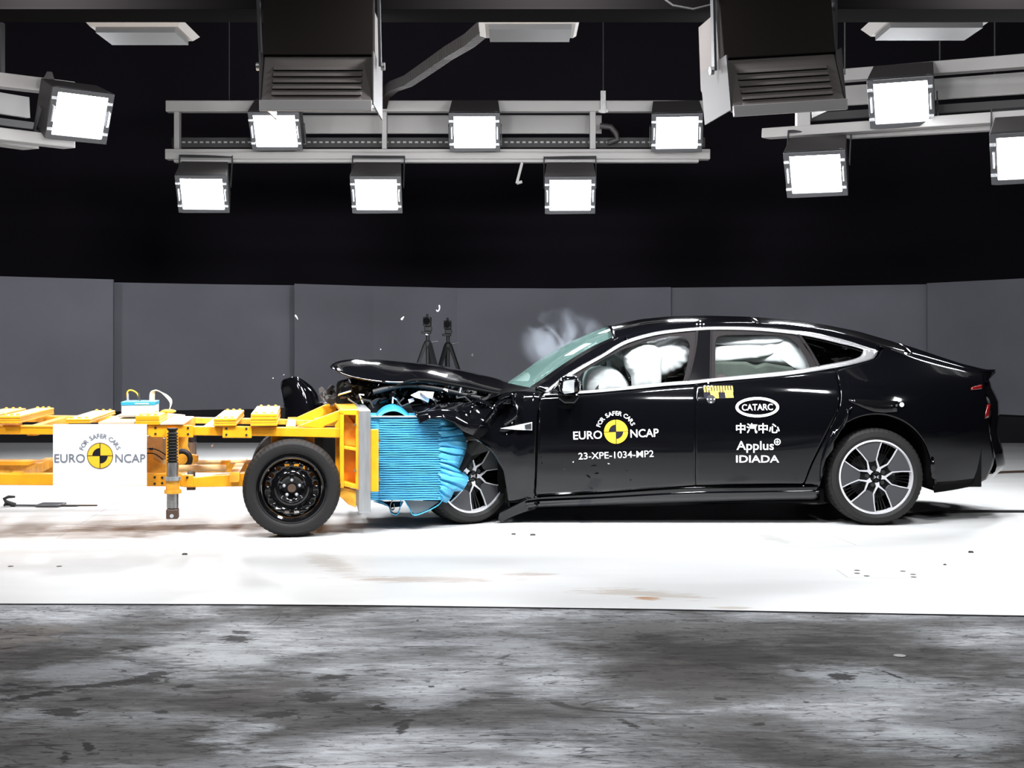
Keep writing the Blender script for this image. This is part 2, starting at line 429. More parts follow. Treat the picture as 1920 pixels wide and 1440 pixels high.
# curved backdrop of tall grey boards; each board's top edge gives its distance
H = 2.40
def bd(y): return F * (H - HC) / (HY - y)
boards = [((-420, 506), (0, 518), (212, 524)), ((209, 529.5), (400, 533), (560, 535)), ((552, 532), (700, 536.5), (857, 540)),
          ((853, 540), (1060, 541), (1258, 538.5)), ((1255, 539.5), (1500, 537), (1743, 533)), ((1739, 531), (1920, 522), (2300, 508))]
for k, pts in enumerate(boards):
    m = MB(); P = []
    for i in range(13):
        t = i / 12 * 2
        a, b, u = (pts[0], pts[1], t) if t <= 1 else (pts[1], pts[2], t - 1)
        x = a[0] + (b[0] - a[0]) * u; y = a[1] + (b[1] - a[1]) * u
        P.append(at(x, y, bd(y)))
    fr = [(p.x, p.y) for p in P]
    for i in range(12):
        (x0, y0), (x1, y1) = fr[i], fr[i + 1]
        m.hexa([(x0, y0, .03), (x1, y1, .03), (x1, y1, H), (x0, y0, H)], [(x0, y0 + .06, .03), (x1, y1 + .06, .03), (x1, y1 + .06, H), (x0, y0 + .06, H)])
    o = m.build('wall_back', M_wallgrey); tag(o, 'pale grey curved backdrop board', kind='structure')
m = MB()
for k, pts in enumerate(boards):
    for a, b in zip(pts, pts[1:]):
        p, q = at(a[0], a[1], bd(a[1])), at(b[0], b[1], bd(b[1]))
        m.hexa([(p.x, p.y + .02, 0), (q.x, q.y + .02, 0), (q.x, q.y + .02, .04), (p.x, p.y + .02, .04)], [(p.x, p.y + .05, 0), (q.x, q.y + .05, 0), (q.x, q.y + .05, .04), (p.x, p.y + .05, .04)])
tag(m.build('baseboard_back', M_black), kind='structure')

# ------------------------------------------------------------------ floodlights
def floodlight(px, py, D, tilt, yaw, watts, label, scale=1.0, group='floodlights on the lighting rigs', loc=None, back=False, yoke_up=True, roll=0):
    loc = loc or at(px, py, D)
    r = empty('floodlight', loc, (R(tilt), R(roll), R(yaw)))
    r.scale = (scale,) * 3
    tag(r, label, 'floodlight', group)
    W, Hh, Dp = .60, .50, .36
    m = MB()
    m.hexa([(-W/2, 0, -Hh/2), (W/2, 0, -Hh/2), (W/2, 0, Hh/2), (-W/2, 0, Hh/2)],
           [(-W*.46, Dp, -Hh*.40), (W*.46, Dp, -Hh*.40), (W*.46, Dp, Hh*.46), (-W*.46, Dp, Hh*.46)])
    m.build('housing', M_fix, r, bevel=.008)
    m = MB()
    for a in ((-W/2, -.245, -Hh/2, Hh/2), (.245, W/2, -Hh/2, Hh/2), (-.245, .245, .205, Hh/2), (-.245, .245, -Hh/2, -.205)):
        m.bb(a[0], a[1], -.035, .0, a[2], a[3])
    m.build('front_frame', M_dsteel, r, bevel=.004)
    m = MB(); m.bb(-.243, .243, -.02, -.002, -.203, .203); m.build('lens', M_lens, r)
    for sx in (-1, 1):
        m = MB(); x = sx * .272
        m.tube([(x, -.035, -.075), (x, -.06, -.07), (x, -.06, .07), (x, -.035, .075)], .009, 8)
        m.build('handle', M_clip, r, smooth=40)
        for sz in (-1, 1):
            m = MB(); m.bb(x - .028, x + .02, -.05, -.034, sz * .15 - .014, sz * .15 + .014); m.build('latch', M_clip, r, bevel=.003)
    m = MB()
    for sx in (-1, 1):
        x = sx * (W / 2 + .012)
        e = Euler((-R(tilt), 0, 0)).to_matrix() @ Vector((0, .17, .385 if yoke_up else -.20))
        m.beam((x, .16, 0), (x, .16 + e.y, e.z), .012, .05, up=(0, 1, 0))
    m.beam((-W/2 - .018, .16 + e.y, e.z), (W/2 + .018, .16 + e.y, e.z), .05, .012)
    m.build('yoke', M_dsteel, r)
    if back:
        m = MB(); m.bb(-W*.43, W*.43, Dp + .0, Dp + .02, -Hh*.36, Hh*.42); m.build('back_panel', M_fix, r, bevel=.003)
        for k in range(6):
            z = -Hh * .24 + k * .047
            m = MB(); m.hexa([(-.21, Dp + .02, z), (.21, Dp + .02, z), (.21, Dp + .02, z + .026), (-.21, Dp + .02, z + .026)],
                             [(-.205, Dp + .034, z + .004), (.205, Dp + .034, z + .004), (.205, Dp + .022, z + .026), (-.205, Dp + .022, z + .026)])
            m.build('louvre', M_fixwhite if k < 0 else M_fix, r)
    ld = bpy.data.lights.new('flood_beam', 'AREA'); ld.shape = 'RECTANGLE'; ld.size = .47; ld.size_y = .32
    ld.energy = watts; ld.color = (.95, .97, 1.0); ld.spread = R(150)
    lo = bpy.data.objects.new('flood_beam', ld); COL.objects.link(lo); lo.parent = r
    lo.location = (0, -.04, 0); lo.rotation_euler = (R(-90), 0, 0)
    return r

CD = 15.0
for px, py, lab in [(517, 244, 'lit floodlight above the centre rail, nearest its left end'), (890, 246, 'lit floodlight above the middle of the centre rail'),
                    (1269, 247, 'lit floodlight above the centre rail, nearest its right end')]:
    floodlight(px, py, CD - .35, 36, 0 if px != 1269 else -5, LAMP_W, lab, .95, yoke_up=False)
for px, py, lab in [(380, 362, 'lit floodlight hanging under the left part of the centre rail'), (706, 363, 'lit floodlight hanging under the centre rail above the trolley nose'),
                    (1069, 364, 'lit floodlight hanging under the centre rail above the windscreen')]:
    floodlight(px, py, CD - .3, 36, {380: 5, 706: 1, 1069: -2}[px], LAMP_W, lab, .95)
floodlight(1690, 190, 12.0, 34, -22, LAMP_W, 'lit floodlight above the right-hand angled rail', .97, yoke_up=False, roll=0)
floodlight(1530, 324, 12.6, 34, -20, LAMP_W, 'lit floodlight hanging under the left end of the right-hand angled rail', .97)
floodlight(1925, 293, 11.2, 34, -24, LAMP_W, 'lit floodlight cut off by the right edge of the picture', .97)
floodlight(148, 216, 12.2, 24, 40, LAMP_W, 'lit floodlight turned sideways at the end of the left rail', .98, yoke_up=False)

# centre rig
def rig_part(root, name, m, mt, **k): return m.build(name, mt, root, world=True, **k)
def wb(m, x0, x1, y0, y1, D, depth):
    a = at(x0, y1, D); b = at(x1, y0, D); m.bb(a.x, b.x, D, D + depth, a.z, b.z)
r = empty('lighting_rail', at(822, 290, CD)); tag(r, 'long pale double rail frame carrying six floodlights over the track centre', 'lighting rig')
m = MB(); wb(m, 310, 1333, 188, 209, CD + .05, .12); rig_part(r, 'top_rail', m, M_rail, bevel=.01)
m = MB(); wb(m, 309, 1332, 279, 298, CD, .14); wb(m, 309, 1332, 284, 287, CD - .012, .02); rig_part(r, 'bottom_rail', m, M_rail, bevel=.008)
m = MB(); wb(m, 326, 1310, 299, 304, CD + .04, .1); rig_part(r, 'cable_duct', m, M_rail)
for x0, x1 in ((326, 336), (716, 725), (1106, 1117)):
    m = MB(); wb(m, x0, x1, 209, 279, CD + .04, .1); rig_part(r, 'upright', m, M_rail, bevel=.004)
m = MB(); wb(m, 565, 1128, 216, 250, CD + .5, .05); rig_part(r, 'backing_channel', m, M_rail)
m = MB(); wb(m, 322, 1322, 258, 276, CD + .3, .05)
rig_part(r, 'cable_tray', m, M_tray)
m = MB()
for i in range(80):
    x = 330 + i * 11.2
    wb(m, x, x + 6, 265, 268, CD + .29, .02)
rig_part(r, 'tray_slots', m, M_rail)
m = MB(); a = at(979, 305, CD + .05); b = at(969, 344, CD + .05); m.beam(a, b, .03, .05, up=(0, 1, 0)); m.beam(b, b + Vector((.06, 0, .02)), .03, .03)
rig_part(r, 'hanging_bracket', m, M_rail)
m = MB(); a = at(1131, 170, CD); m.bb(a.x - .03, a.x + .03, CD, CD + .03, at(0, 212, CD).z, a.z); m.bb(a.x - .055, a.x + .055, CD - .02, CD, at(0, 211, CD).z, at(0, 206, CD).z)
rig_part(r, 'rail_clamp', m, M_steel)
for x in (1131, 430):
    m = MB(); a = at(x, 190, CD + .1); m.tube([a, (a.x, a.y, 9.0)], .006, 6); rig_part(r, 'suspension_cable', m, M_tray)
m = MB(); m.tube([at(x, y, CD + .1) for x, y in [(1125, 236), (1145, 238), (1155, 250), (1158, 262), (1140, 268)]], .035, 8); rig_part(r, 'flexible_conduit', m, M_fix, smooth=60)

# right rig, nearer at its right end
def seg(m, x0, y0, D0, x1, y1, D1, h0, dep):
    """rail between two picture spots at distances D0 and D1, h0 px tall at D0"""
    a = at(x0, y0, D0); b = at(x1, y1, D1); hh = h0 / F * D0
    m.beam(a, b, dep, hh)
r = empty('lighting_rail', at(1680, 235, 12.8)); tag(r, 'angled double rail frame with floodlights running out of the right edge', 'lighting rig')
m = MB(); seg(m, 1436, 251, 13.3, 2060, 209, 11.0, 18, .16); rig_part(r, 'bottom_rail', m, M_rail, bevel=.008)
m = MB(); seg(m, 1572, 143, 13.0, 2060, 104, 11.0, 22, .14); rig_part(r, 'top_rail', m, M_rail, bevel=.008)
m = MB(); seg(m, 1570, 181, 13.4, 2060, 146, 11.5, 36, .05); rig_part(r, 'backing_channel', m, M_rail)
m = MB(); seg(m, 1500, 221, 13.3, 2060, 186, 11.4, 14, .06); rig_part(r, 'cable_tray', m, M_tray)
m = MB(); seg(m, 1590, 256, 12.9, 2060, 230, 11.1, 8, .1); rig_part(r, 'cable_duct', m, M_rail)
m = MB(); a = at(1505, 243, 13.1); b = at(1505, 208, 13.1); m.beam(a, b, .13, .1, up=(0, 1, 0)); rig_part(r, 'upright', m, M_rail)
for x in (1584, 1762, 1865):
    m = MB(); a = at(x, 140, 12.3); m.tube([a, (a.x, a.y, 9.0)], .007, 6); rig_part(r, 'suspension_cable', m, M_tray)
# left rig
r = empty('lighting_rail', at(40, 200, 12.3)); tag(r, 'angled rail frame with a sideways floodlight running out of the left edge', 'lighting rig')
m = MB(); seg(m, -120, 137, 11.4, 131, 167, 12.8, 28, .16); rig_part(r, 'top_rail', m, M_rail, bevel=.01)
m = MB(); seg(m, -120, 238, 11.2, 130, 268, 12.6, 24, .16); rig_part(r, 'bottom_rail', m, M_rail, bevel=.01)
m = MB(); seg(m, -120, 175, 11.8, 52, 202, 12.9, 42, .05); rig_part(r, 'backing_channel', m, M_rail)
m = MB(); seg(m, -120, 252, 11.6, 58, 276, 12.6, 9, .2); rig_part(r, 'cable_duct', m, M_rail)
m = MB(); seg(m, -120, 213, 11.6, 60, 236, 12.8, 14, .05); rig_part(r, 'cable_tray', m, M_tray)
m = MB(); a = at(90, 168, 12.4); m.hexa([a + Vector(p) for p in ((-.10, 0, 0), (.08, 0, 0), (.03, 0, .17), (-.01, 0, .17))], [a + Vector(p) for p in ((-.10, .03, 0), (.08, .03, 0), (.03, .03, .17), (-.01, .03, .17))])
rig_part(r, 'hanger_lug', m, M_fix)
m = MB(); a = at(-2, 44, 12.6); m.bb(a.x - .5, a.x + .02, 12.6, 12.7, at(0, 138, 12.6).z, at(0, 40, 12.6).z); m.build('end_post', M_tray, r, world=True)

# louvred floodlights between camera and car, seen from behind
def back_lamp(pxc, top, bot, wpx, D, yaw, label, roll=0):
    s = wpx / F * D / .60
    zt, zb = at(0, top, D).z, at(0, bot, D).z
    x = at(pxc, 0, D).x
    r = empty('floodlight', (x, D, (zt + zb) / 2 + .0), (0, R(roll), R(yaw)))
    tag(r, label, 'floodlight', 'louvred floodlights hanging in front of the track')
    W = wpx / F * D; hz = (zt - zb)
    m = MB()
    # rear face leans: darkened upper part and lower louvred panel
    sec = [(0, -hz/2), (.10, hz*.02), (.16, hz*.12), (.16, hz*.5), (.50, hz*.5), (.56, -hz*.1), (.50, -hz*.18)]
    m.hexa([(-W/2, y, z) for y, z in sec], [(W/2, y, z) for y, z in sec])
    m.build('housing', M_louv, r, bevel=.006)
    m = MB(); m.bb(-W/2 - .002, W/2 + .002, .085, .17, hz*.04, hz*.5 + .1); m.build('shaded_top', M_topshade_chain, r, bevel=.004)  # top of the casing coloured dark to stand for its shaded facing
    d = Vector((0, .10, hz * .52)).normalized()
    for k in range(6):
        t = .17 + k * .122
        c = Vector((0, 0, -hz/2)) + Vector((0, .10, hz * .52)) * t
        m = MB(); a = c + d * .010; b = c - d * .010
        m.hexa([(-W*.41, a.y, a.z), (W*.41, a.y, a.z), (W*.41, b.y, b.z), (-W*.41, b.y, b.z)],
               [(-W*.40, a.y - .004, a.z), (W*.40, a.y - .004, a.z), (W*.40, b.y - .014, b.z), (-W*.40, b.y - .014, b.z)])
        m.build('louvre', M_louv, r)
    m = MB(); m.bb(-W/2 - .004, W/2 + .004, -.012, .012, -hz/2 - .012, -hz/2 + .045); m.build('bottom_flange', M_rail, r, bevel=.003)
    for sx in (-1, 1):
        m = MB(); m.bb(sx * (W/2 + .006) - .004, sx * (W/2 + .006) + .004, 0.02, .50, -hz*.45, hz*.05); m.build('side_plate', M_fix, r)
        m = MB(); m.beam((sx * (W/2 + .03), .18, -.02), (sx * (W/2 + .03), .10, hz*.62), .05, .014, up=(1, 0, 0)); m.build('yoke_arm', M_dsteel, r)
        m = MB(); m.lathe([(.022, -.01), (.022, .01)], 12, 'y', (0, 0, 0)); m.v = [Vector((v.y + sx * (W/2 + .045), v.x + .18, v.z - .02)) for v in m.v]; m.f.append(list(range(0, 24, 2))); m.f.append(list(range(1, 24, 2))); m.mi += [0, 0]
        m.build('yoke_bolt', M_steel, r)
    m = MB(); m.hexa([(-W*.42, .565, -hz*.30), (W*.42, .565, -hz*.30), (W*.42, .525, hz*.40), (-W*.42, .525, hz*.40)],
                     [(-W*.42, .575, -hz*.30), (W*.42, .575, -hz*.30), (W*.42, .535, hz*.40), (-W*.42, .535, hz*.40)]); m.build('lens', M_lens, r)
    ld = bpy.data.lights.new('flood_beam', 'AREA'); ld.shape = 'RECTANGLE'; ld.size = W * .8; ld.size_y = hz * .6
    ld.energy = KEY_W * 1.6; ld.color = (.96, .98, 1.0); ld.spread = R(130)
    lo = bpy.data.objects.new('flood_beam', ld); COL.objects.link(lo); lo.parent = r
    lo.location = (0, .62, 0); lo.rotation_euler = (R(90 - 26), 0, 0)
    return r
back_lamp(592, 4, 204, 208, 6.9, 0, 'dark louvred floodlight housing seen from behind above the trolley')
back_lamp(1474, 2, 208, 220, 6.9, 8, 'dark louvred floodlight housing seen from behind above the car roof', -5)

# overhead beam
r = empty('overhead_beam', at(960, 10, 7.4)); tag(r, 'wide grey overhead track beam running across the top of the picture', 'beam')
m = MB(); wb(m, -300, 2300, -60, 14, 7.4, .25); m.build('beam_web', M_beam, r, world=True)
m = MB(); wb(m, -300, 2300, 14, 17, 7.34, .3); m.build('beam_flange', M_beam, r, world=True)
m = MB(); wb(m, -300, 1345, 31, 34, 7.7, .03); wb(m, 1585, 2300, 22, 25, 7.5, .03); m.build('lower_channel', M_rail, r, world=True)
for x0, x1, y0, y1, lab in [(152, 338, 33, 47, 'pale shallow ceiling fixture above the left floodlights'), (896, 1088, 31, 41, 'pale shallow ceiling fixture above the top middle'),
                            (1655, 1866, 18, 38, 'pale shallow ceiling fixture near the top right corner')]:
    rr_ = empty('ceiling_fixture', at((x0 + x1) / 2, y0, 9.5)); tag(rr_, lab, 'ceiling light', 'shallow ceiling fixtures')
    m = MB(); a = at(x0, y1, 9.5); b = at(x1, y0, 9.5)
    m.hexa([(a.x, 9.5, b.z), (b.x, 9.5, b.z), (b.x - .03, 9.55, a.z), (a.x + .05, 9.55, a.z)], [(a.x, 10.1, b.z), (b.x, 10.1, b.z), (b.x - .03, 10.0, a.z), (a.x + .05, 10.0, a.z)])
    m.build('casing', M_fixwhite, rr_, world=True)
    m = MB(); m.bb(a.x + .08, b.x - .06, 9.58, 9.98, a.z - .035, a.z); m.build('reflector_tray', M_tray, rr_, world=True)
    m = MB(); m.tube([((a.x + b.x) / 2, 9.8, b.z), ((a.x + b.x) / 2, 9.8, 9.0)], .01, 6); m.build('drop_rod', M_tray, rr_, world=True)
# cable chain
r = empty('cable_chain', at(800, 120, 13.0)); tag(r, 'black segmented cable chain drooping from the ceiling to the centre rail', 'cable')
pts = [at(x, y, 9.9 + 5.1 * k / 7) for k, (x, y) in enumerate([(915, 46), (880, 76), (840, 100), (800, 128), (765, 152), (738, 162), (722, 176), (718, 196)])]
m = MB()
for a, b in zip(pts, pts[1:]):
    k = max(2, int((b - a).length / .055))
    for i in range(k):
        p = a.lerp(b, (i + .1) / k); q = a.lerp(b, (i + .85) / k); m.beam(p, q, .09, .10)
m.v = [v for v in m.v]; m.build('chain_links', M_topshade_chain, r, world=True)
m = MB(); m.tube(pts, .03, 8); m.build('inner_cable', M_tray, r, world=True)
m = MB(); m.tube([at(x, y, 7.2) for x, y in [(1240, -6), (1262, 10), (1300, 17), (1345, 6), (1352, -10)]], .006, 6)
tag(m.build('hanging_cable', M_tray, None), 'thin dark cable looping under the overhead beam', 'cable')

# lamps of the same rig beside and above the louvred pair, outside the picture
for i, (x, y, z, tilt, yaw) in enumerate([(-4.3, 6.4, 2.7, 24, 214), (-2.6, 6.7, 3.4, 32, 185), (.2, 6.7, 3.4, 32, 180), (2.8, 6.9, 3.5, 30, 175), (4.8, 6.6, 2.9, 25, 150)]):
    floodlight(0, 0, 0, tilt, yaw, KEY_W * (1.5, 1.35, 1.15, .75, .4)[i], ['lit floodlight beyond the left edge, aimed at the trolley', 'lit floodlight above the left louvred housing',
               'lit floodlight above the picture, aimed at the crash point', 'lit floodlight above the right louvred housing', 'lit floodlight beyond the right edge, aimed at the car tail'][i], loc=(x, y, z), group='floodlights on the near rig')
for i, (x, y, z, tilt, yaw) in enumerate([(-2.8, 9.0, 5.2, 80, 180), (0.0, 9.6, 5.2, 80, 180), (2.8, 9.0, 5.2, 80, 180)]):
    floodlight(0, 0, 0, tilt, yaw, KEY_W * .5, ['lit floodlight aimed down over the trolley', 'lit floodlight aimed down over the crash point', 'lit floodlight aimed down over the car roof'][i],
               loc=(x, y, z), group='floodlights aimed straight down over the track')
for i, (x, y, z) in enumerate([(-1.7, 3.4, 4.6), (1.9, 3.4, 4.6)]):  # two unseen lamps added to brighten the near floor
    floodlight(0, 0, 0, 84, 180, KEY_W * .8, ['added unseen floodlight brightening the left of the dark floor', 'added unseen floodlight brightening the right of the dark floor'][i], loc=(x, y, z), group='added fill floodlights over the dark floor')

# ------------------------------------------------------------------ the car
CY, HWID = 8.88, .95          # near side plane, half width
SEC = [(.05, .14), (.14, .11), (.20, .06), (.26, .03), (.36, .012), (.50, .0), (.68, .0), (.76, .004), (.83, .014), (.88, .030), (.93, .050), (.98, .075), (1.35, .29), (1.42, .38), (1.5, .46)]
def interp(tab, z):
    if z <= tab[0][0]: return tab[0][1]
    for (a, u), (b, v) in zip(tab, tab[1:]):
        if z <= b: return u + (v - u) * (z - a) / (b - a)
    return tab[-1][1]
def Wf(x, z):
    v = sum(interp(SEC, z + d) * w for d, w in ((-.03, .2), (-.015, .2), (0, .2), (.015, .2), (.03, .2)))
    t = max(0.0, x - 2.0) / 1.45
    v += .34 * t ** 2.4
    if z > .96: v += .10 * max(0, x - 1.2) ** 1.2 * min(1, (z - .96) / .2)
    if z > .96: v += .06 * max(0, .9 - x) * min(1, (z - .96) / .2)
    dx, dz = (x - 2.48) / .55, (z - .66) / .22
    v -= .018 * math.exp(-dx * dx - dz * dz)
    t = max(0.0, .0 - x); v += .25 * t * t
    return v
def S(px, py, off=0.0):
    """spot on the car's near side seen at a pixel; off > 0 lifts it towards the camera side"""
    v = 0.0
    for _ in range(6):
        p = at(px, py, CY + v); v = Wf(p.x, p.z) - off
    return at(px, py, CY + v)
MY = 2 * (CY + HWID)
def mirror(ps): return [Vector((p.x, MY - p.y, p.z)) for p in ps]

def cr(p0, p1, p2, p3, t):
    return tuple(.5 * ((2 * b) + (-a + c) * t + (2 * a - 5 * b + 4 * c - d) * t * t + (-a + 3 * b - 3 * c + d) * t ** 3) for a, b, c, d in zip(p0, p1, p2, p3))
def curve(pts, k, smooth=True):
    out = []
    n = len(pts)
    for i in range(n - 1):
        for j in range(k):
            t = j / k
            if smooth: out.append(cr(pts[max(i - 1, 0)], pts[i], pts[i + 1], pts[min(i + 2, n - 1)], t))
            else: out.append(tuple(a + (b - a) * t for a, b in zip(pts[i], pts[i + 1])))
    out.append(tuple(pts[-1])); return out
def lerpc(c, n):
    """resample a polyline to n points by length"""
    L = [0]
    for a, b in zip(c, c[1:]): L.append(L[-1] + math.dist(a[:2], b[:2]))
    out = []; j = 0
    for i in range(n):
        t = L[-1] * i / (n - 1)
        while j < len(L) - 2 and L[j + 1] < t: j += 1
        u = (t - L[j]) / max(1e-9, L[j + 1] - L[j]); out.append(tuple(a + (b - a) * u for a, b in zip(c[j], c[j + 1])))
    return out

car = empty('car', (1.45, CY + HWID, 0)); tag(car, 'crashed black fastback saloon with bright window trim and crushed nose', 'car')

def panel(name, cols, mt, ku=6, kv=4, su=True, sv=True, th=.02, off=0.0, far=True, smooth=35, parent=None, kdv=True):
    """body panel from columns of picture points (bottom to top, optional depth offset) wrapped on the body side"""
    cols = [[(p + (0,)) if len(p) == 2 else p for p in c] for c in cols]
    fc = [curve(c, kv, sv) for c in cols]
    rows = list(zip(*fc))
    fr = [curve(list(r), ku, su) for r in rows]
    P = [[S(x, y, off - d) for x, y, d in r] for r in fr]
    m = MB(); m.grid(P)
    o = m.build(name, mt, parent or car, world=True, smooth=smooth, solid=th, recalc=False, face=(0, -1, 0))
    if far:
        m2 = MB(); m2.grid([mirror(r)[::-1] for r in P]); m2.build(name, mt, parent or car, world=True, smooth=smooth, solid=th, recalc=False, face=(0, 1, 0))
    return o
def shear(bot, top, mids=(), n=5):
    return [tuple(b + (t - b) * k / (n - 1) for b, t in zip(bot, top)) for k in range(n)]

# doors
belt = [(1012, 741), (1021, 740), (1060, 738.5), (1090, 737.5), (1127, 735), (1190, 729), (1252, 723), (1302, 719.5), (1337, 716), (1412, 709.5), (1487, 702), (1562, 691), (1600, 683)]
def beltY(x):
    return interp(belt, x)
doorbot = [(1004, 931), (1080, 926), (1161, 921), (1306, 910), (1420, 909.5), (1510, 908)]
cols = []
for k in range(8):
    t = k / 7; xb = 1004.6 + (1303.6 - 1004.6) * t; xt = 1012.8 + (1304 - 1012.8) * t
    cols.append(shear((xb, interp(doorbot, xb) - 1), (xt, beltY(xt))))
panel('front_door', cols, M_paint, far=True)
cols = []
for k in range(7):
    t = k / 6; xb = 1305 + (1507 - 1305) * t; xt = 1305.4 + (1566 - 1305.4) * t
    c = []
    edge = [(1507, 908), (1521, 871), (1551, 811), (1575, 752), (1566, 690)]
    y0, y1 = interp(doorbot, xb) - 1, beltY(xt)
    for j in range(5):
        u = j / 4; ex = edge[j][0]; ey = edge[j][1]
        yy = y0 + (y1 - y0) * u
        ly = interp(doorbot, 1306) + (beltY(1306) - interp(doorbot, 1306)) * u
        x = 1305 + (ex - 1305) * t; y = yy * (1 - t * t) + ey * t * t
        c.append((x, y))
    cols.append(c)
panel('rear_door', cols, M_paint)
# rear quarter with arch
archc = (1643, 880)
def archpt(deg, rx=104, ry=103): return (archc[0] + rx * math.cos(R(deg)), archc[1] - ry * math.sin(R(deg)))
bots = [(1509, 908), (1524, 909), (1537, 911), (1538, 885), archpt(168), archpt(152), archpt(136), archpt(120), archpt(105), archpt(90), archpt(76), archpt(60), archpt(44), archpt(28), archpt(12), (1751, 884), (1755, 921)]
tops = [(1568, 690), (1572, 689), (1577, 688), (1583, 687), (1589, 685.5), (1596, 684), (1604, 682), (1613, 680), (1622, 678), (1632, 675), (1642, 671), (1648, 664), (1653, 656), (1668, 653), (1690, 659), (1712, 665), (1735, 671)]
mid = [(1552, 812), (1556, 806), (1562, 800), (1568, 790), (1574, 782)]
cols = []
for i, (b, t) in enumerate(zip(bots, tops)):
    if i == 0: c = [(1509, 908), (1523, 871), (1553, 811), (1577, 752), (1568, 690)]
    else:
        E_ = [(1509, 908), (1523, 871), (1553, 811), (1577, 752), (1568, 690)]
        c4b, c4t = bots[4], tops[4]
        c = []
        for j in range(5):
            u = j / 4
            if i < 4 and j > 0:
                k4 = (c4b[0] + (c4t[0] - c4b[0]) * u, c4b[1] + (c4t[1] - c4b[1]) * u)
                k4 = (k4[0] + 24 * 4 * u * (1 - u), k4[1])
                w = i / 4; x = E_[j][0] * (1 - w) + k4[0] * w; y = E_[j][1] * (1 - w) + k4[1] * w
            else: x = b[0] + (t[0] - b[0]) * u + (24 * 4 * u * (1 - u) * max(0, 1 - (i - 4) / 6) if i >= 4 else 0); y = b[1] + (t[1] - b[1]) * u
            c.append((x, y))
    cols.append(c)
cols += [[(1771, 919), (1774, 860), (1775, 800), (1773, 740), (1765, 679)],
         [(1800, 914), (1806, 860), (1808, 800), (1806, 740), (1795, 687)],
         [(1827, 909), (1838, 860), (1838, 800), (1830, 745), (1822, 694)],
         [(1849, 899), (1864, 862), (1855, 810), (1850, 748), (1843, 699)]]
panel('rear_quarter_panel', cols, M_paint, ku=4, kv=5)
# arch lips
for nm, y0, y1 in (('wheel_arch_liner', 0, 0),):
    P = [(1537, 945)] + [archpt(a, 105, 104) for a in (178, 165, 150, 135, 120, 105, 90, 75, 60, 45, 30, 15)] + [(1752, 884), (1756, 922)]
    rows = []
    for d in (0.005, .10, .34):
        rows.append([S(x, y) + Vector((0, d, 0)) for x, y in P])
    for r_, f in ((rows, 0), ([mirror(q) for q in rows], 1)):
        m = MB(); m.grid(r_)
        m.grid([r_[2], [(Vector((S(1643, 893).x, r_[2][0].y, .36)))] * len(P)])
        m.build(nm, M_under, car, world=True, smooth=60)
# sill
sill = [(960, 966, 968, .0), (985, 957, 935, .0), (1004, 955, 932.5, 0), (1019, 954, 931, 0), (1131, 951, 924.5, 0), (1282, 947, 913.5, 0), (1420, 943, 911.5, 0), (1536, 941, 910, 0)]
cols = []
for x, b, t, d in sill:
    cols.append([(x, b, .035), (x, b + (t - b) * .35, .0), (x, b + (t - b) * .62, -.012), (x, b + (t - b) * .72, .006), (x, t, .012)])
panel('sill', cols[1:], M_paint, ku=6, kv=2, sv=False, th=.03, smooth=25)
# front end of the sill, bent down
panel('sill_end', [[(938, 979), (934, 972), (936, 962)], [(962, 968), (962, 958), (965, 948)], [(990, 957), (990, 946), (990, 936)]], M_paint, far=False)
# underbody
m = MB(); m.bb(-.05, 2.15, CY + .12, MY - CY - .12, .145, .24); m.bb(-.1, 2.0, CY + .2, MY - CY - .2, .2, .34)
m.bb(2.9, 3.28, CY + .25, MY - CY - .25, .24, .5)
m.build('underbody', M_under, car, world=True)

# roof side rail above the window trim and over the tail
rail = [(1148, 639), (1180, 630), (1215, 619), (1260, 611), (1315, 606), (1400, 605), (1480, 610), (1560, 622), (1620, 638), (1655, 650), (1700, 662), (1740, 672), (1800, 688), (1843, 698)]
chu = [(1021, 734), (1048, 712), (1066, 700), (1098, 681), (1128, 664.5), (1170, 639.5), (1212, 626), (1253, 618.5), (1315, 613), (1356, 612), (1412, 613), (1469, 617.5), (1525, 624), (1581, 636.5), (1619, 648.5), (1646, 658)]
cols = []
for x in [1170, 1190, 1215, 1250, 1290, 1330, 1380, 1430, 1480, 1530, 1580, 1620, 1650]:
    cols.append([(x, interp(chu, x) + 1), (x, (interp(chu, x) + interp(rail, x)) / 2), (x, interp(rail, x))])
panel('roof_side_rail', cols, M_paint, ku=3, kv=3, th=.02)
# A pillar
ap_in = [(1004, 728), (1036, 707), (1073, 681), (1110, 658), (1148, 638), (1172, 630)]
cols = []
for (x, y) in ap_in:
    xb = x + 17 if x < 1140 else x + 8
    if x > 1160: xb = 1180
    cols.append([(xb, interp(chu, xb) + 1), ((x + xb) / 2, (y + interp(chu, xb)) / 2 - 1), (x, y)])
panel('windscreen_pillar', cols, M_paint, ku=4, kv=3, th=.03)

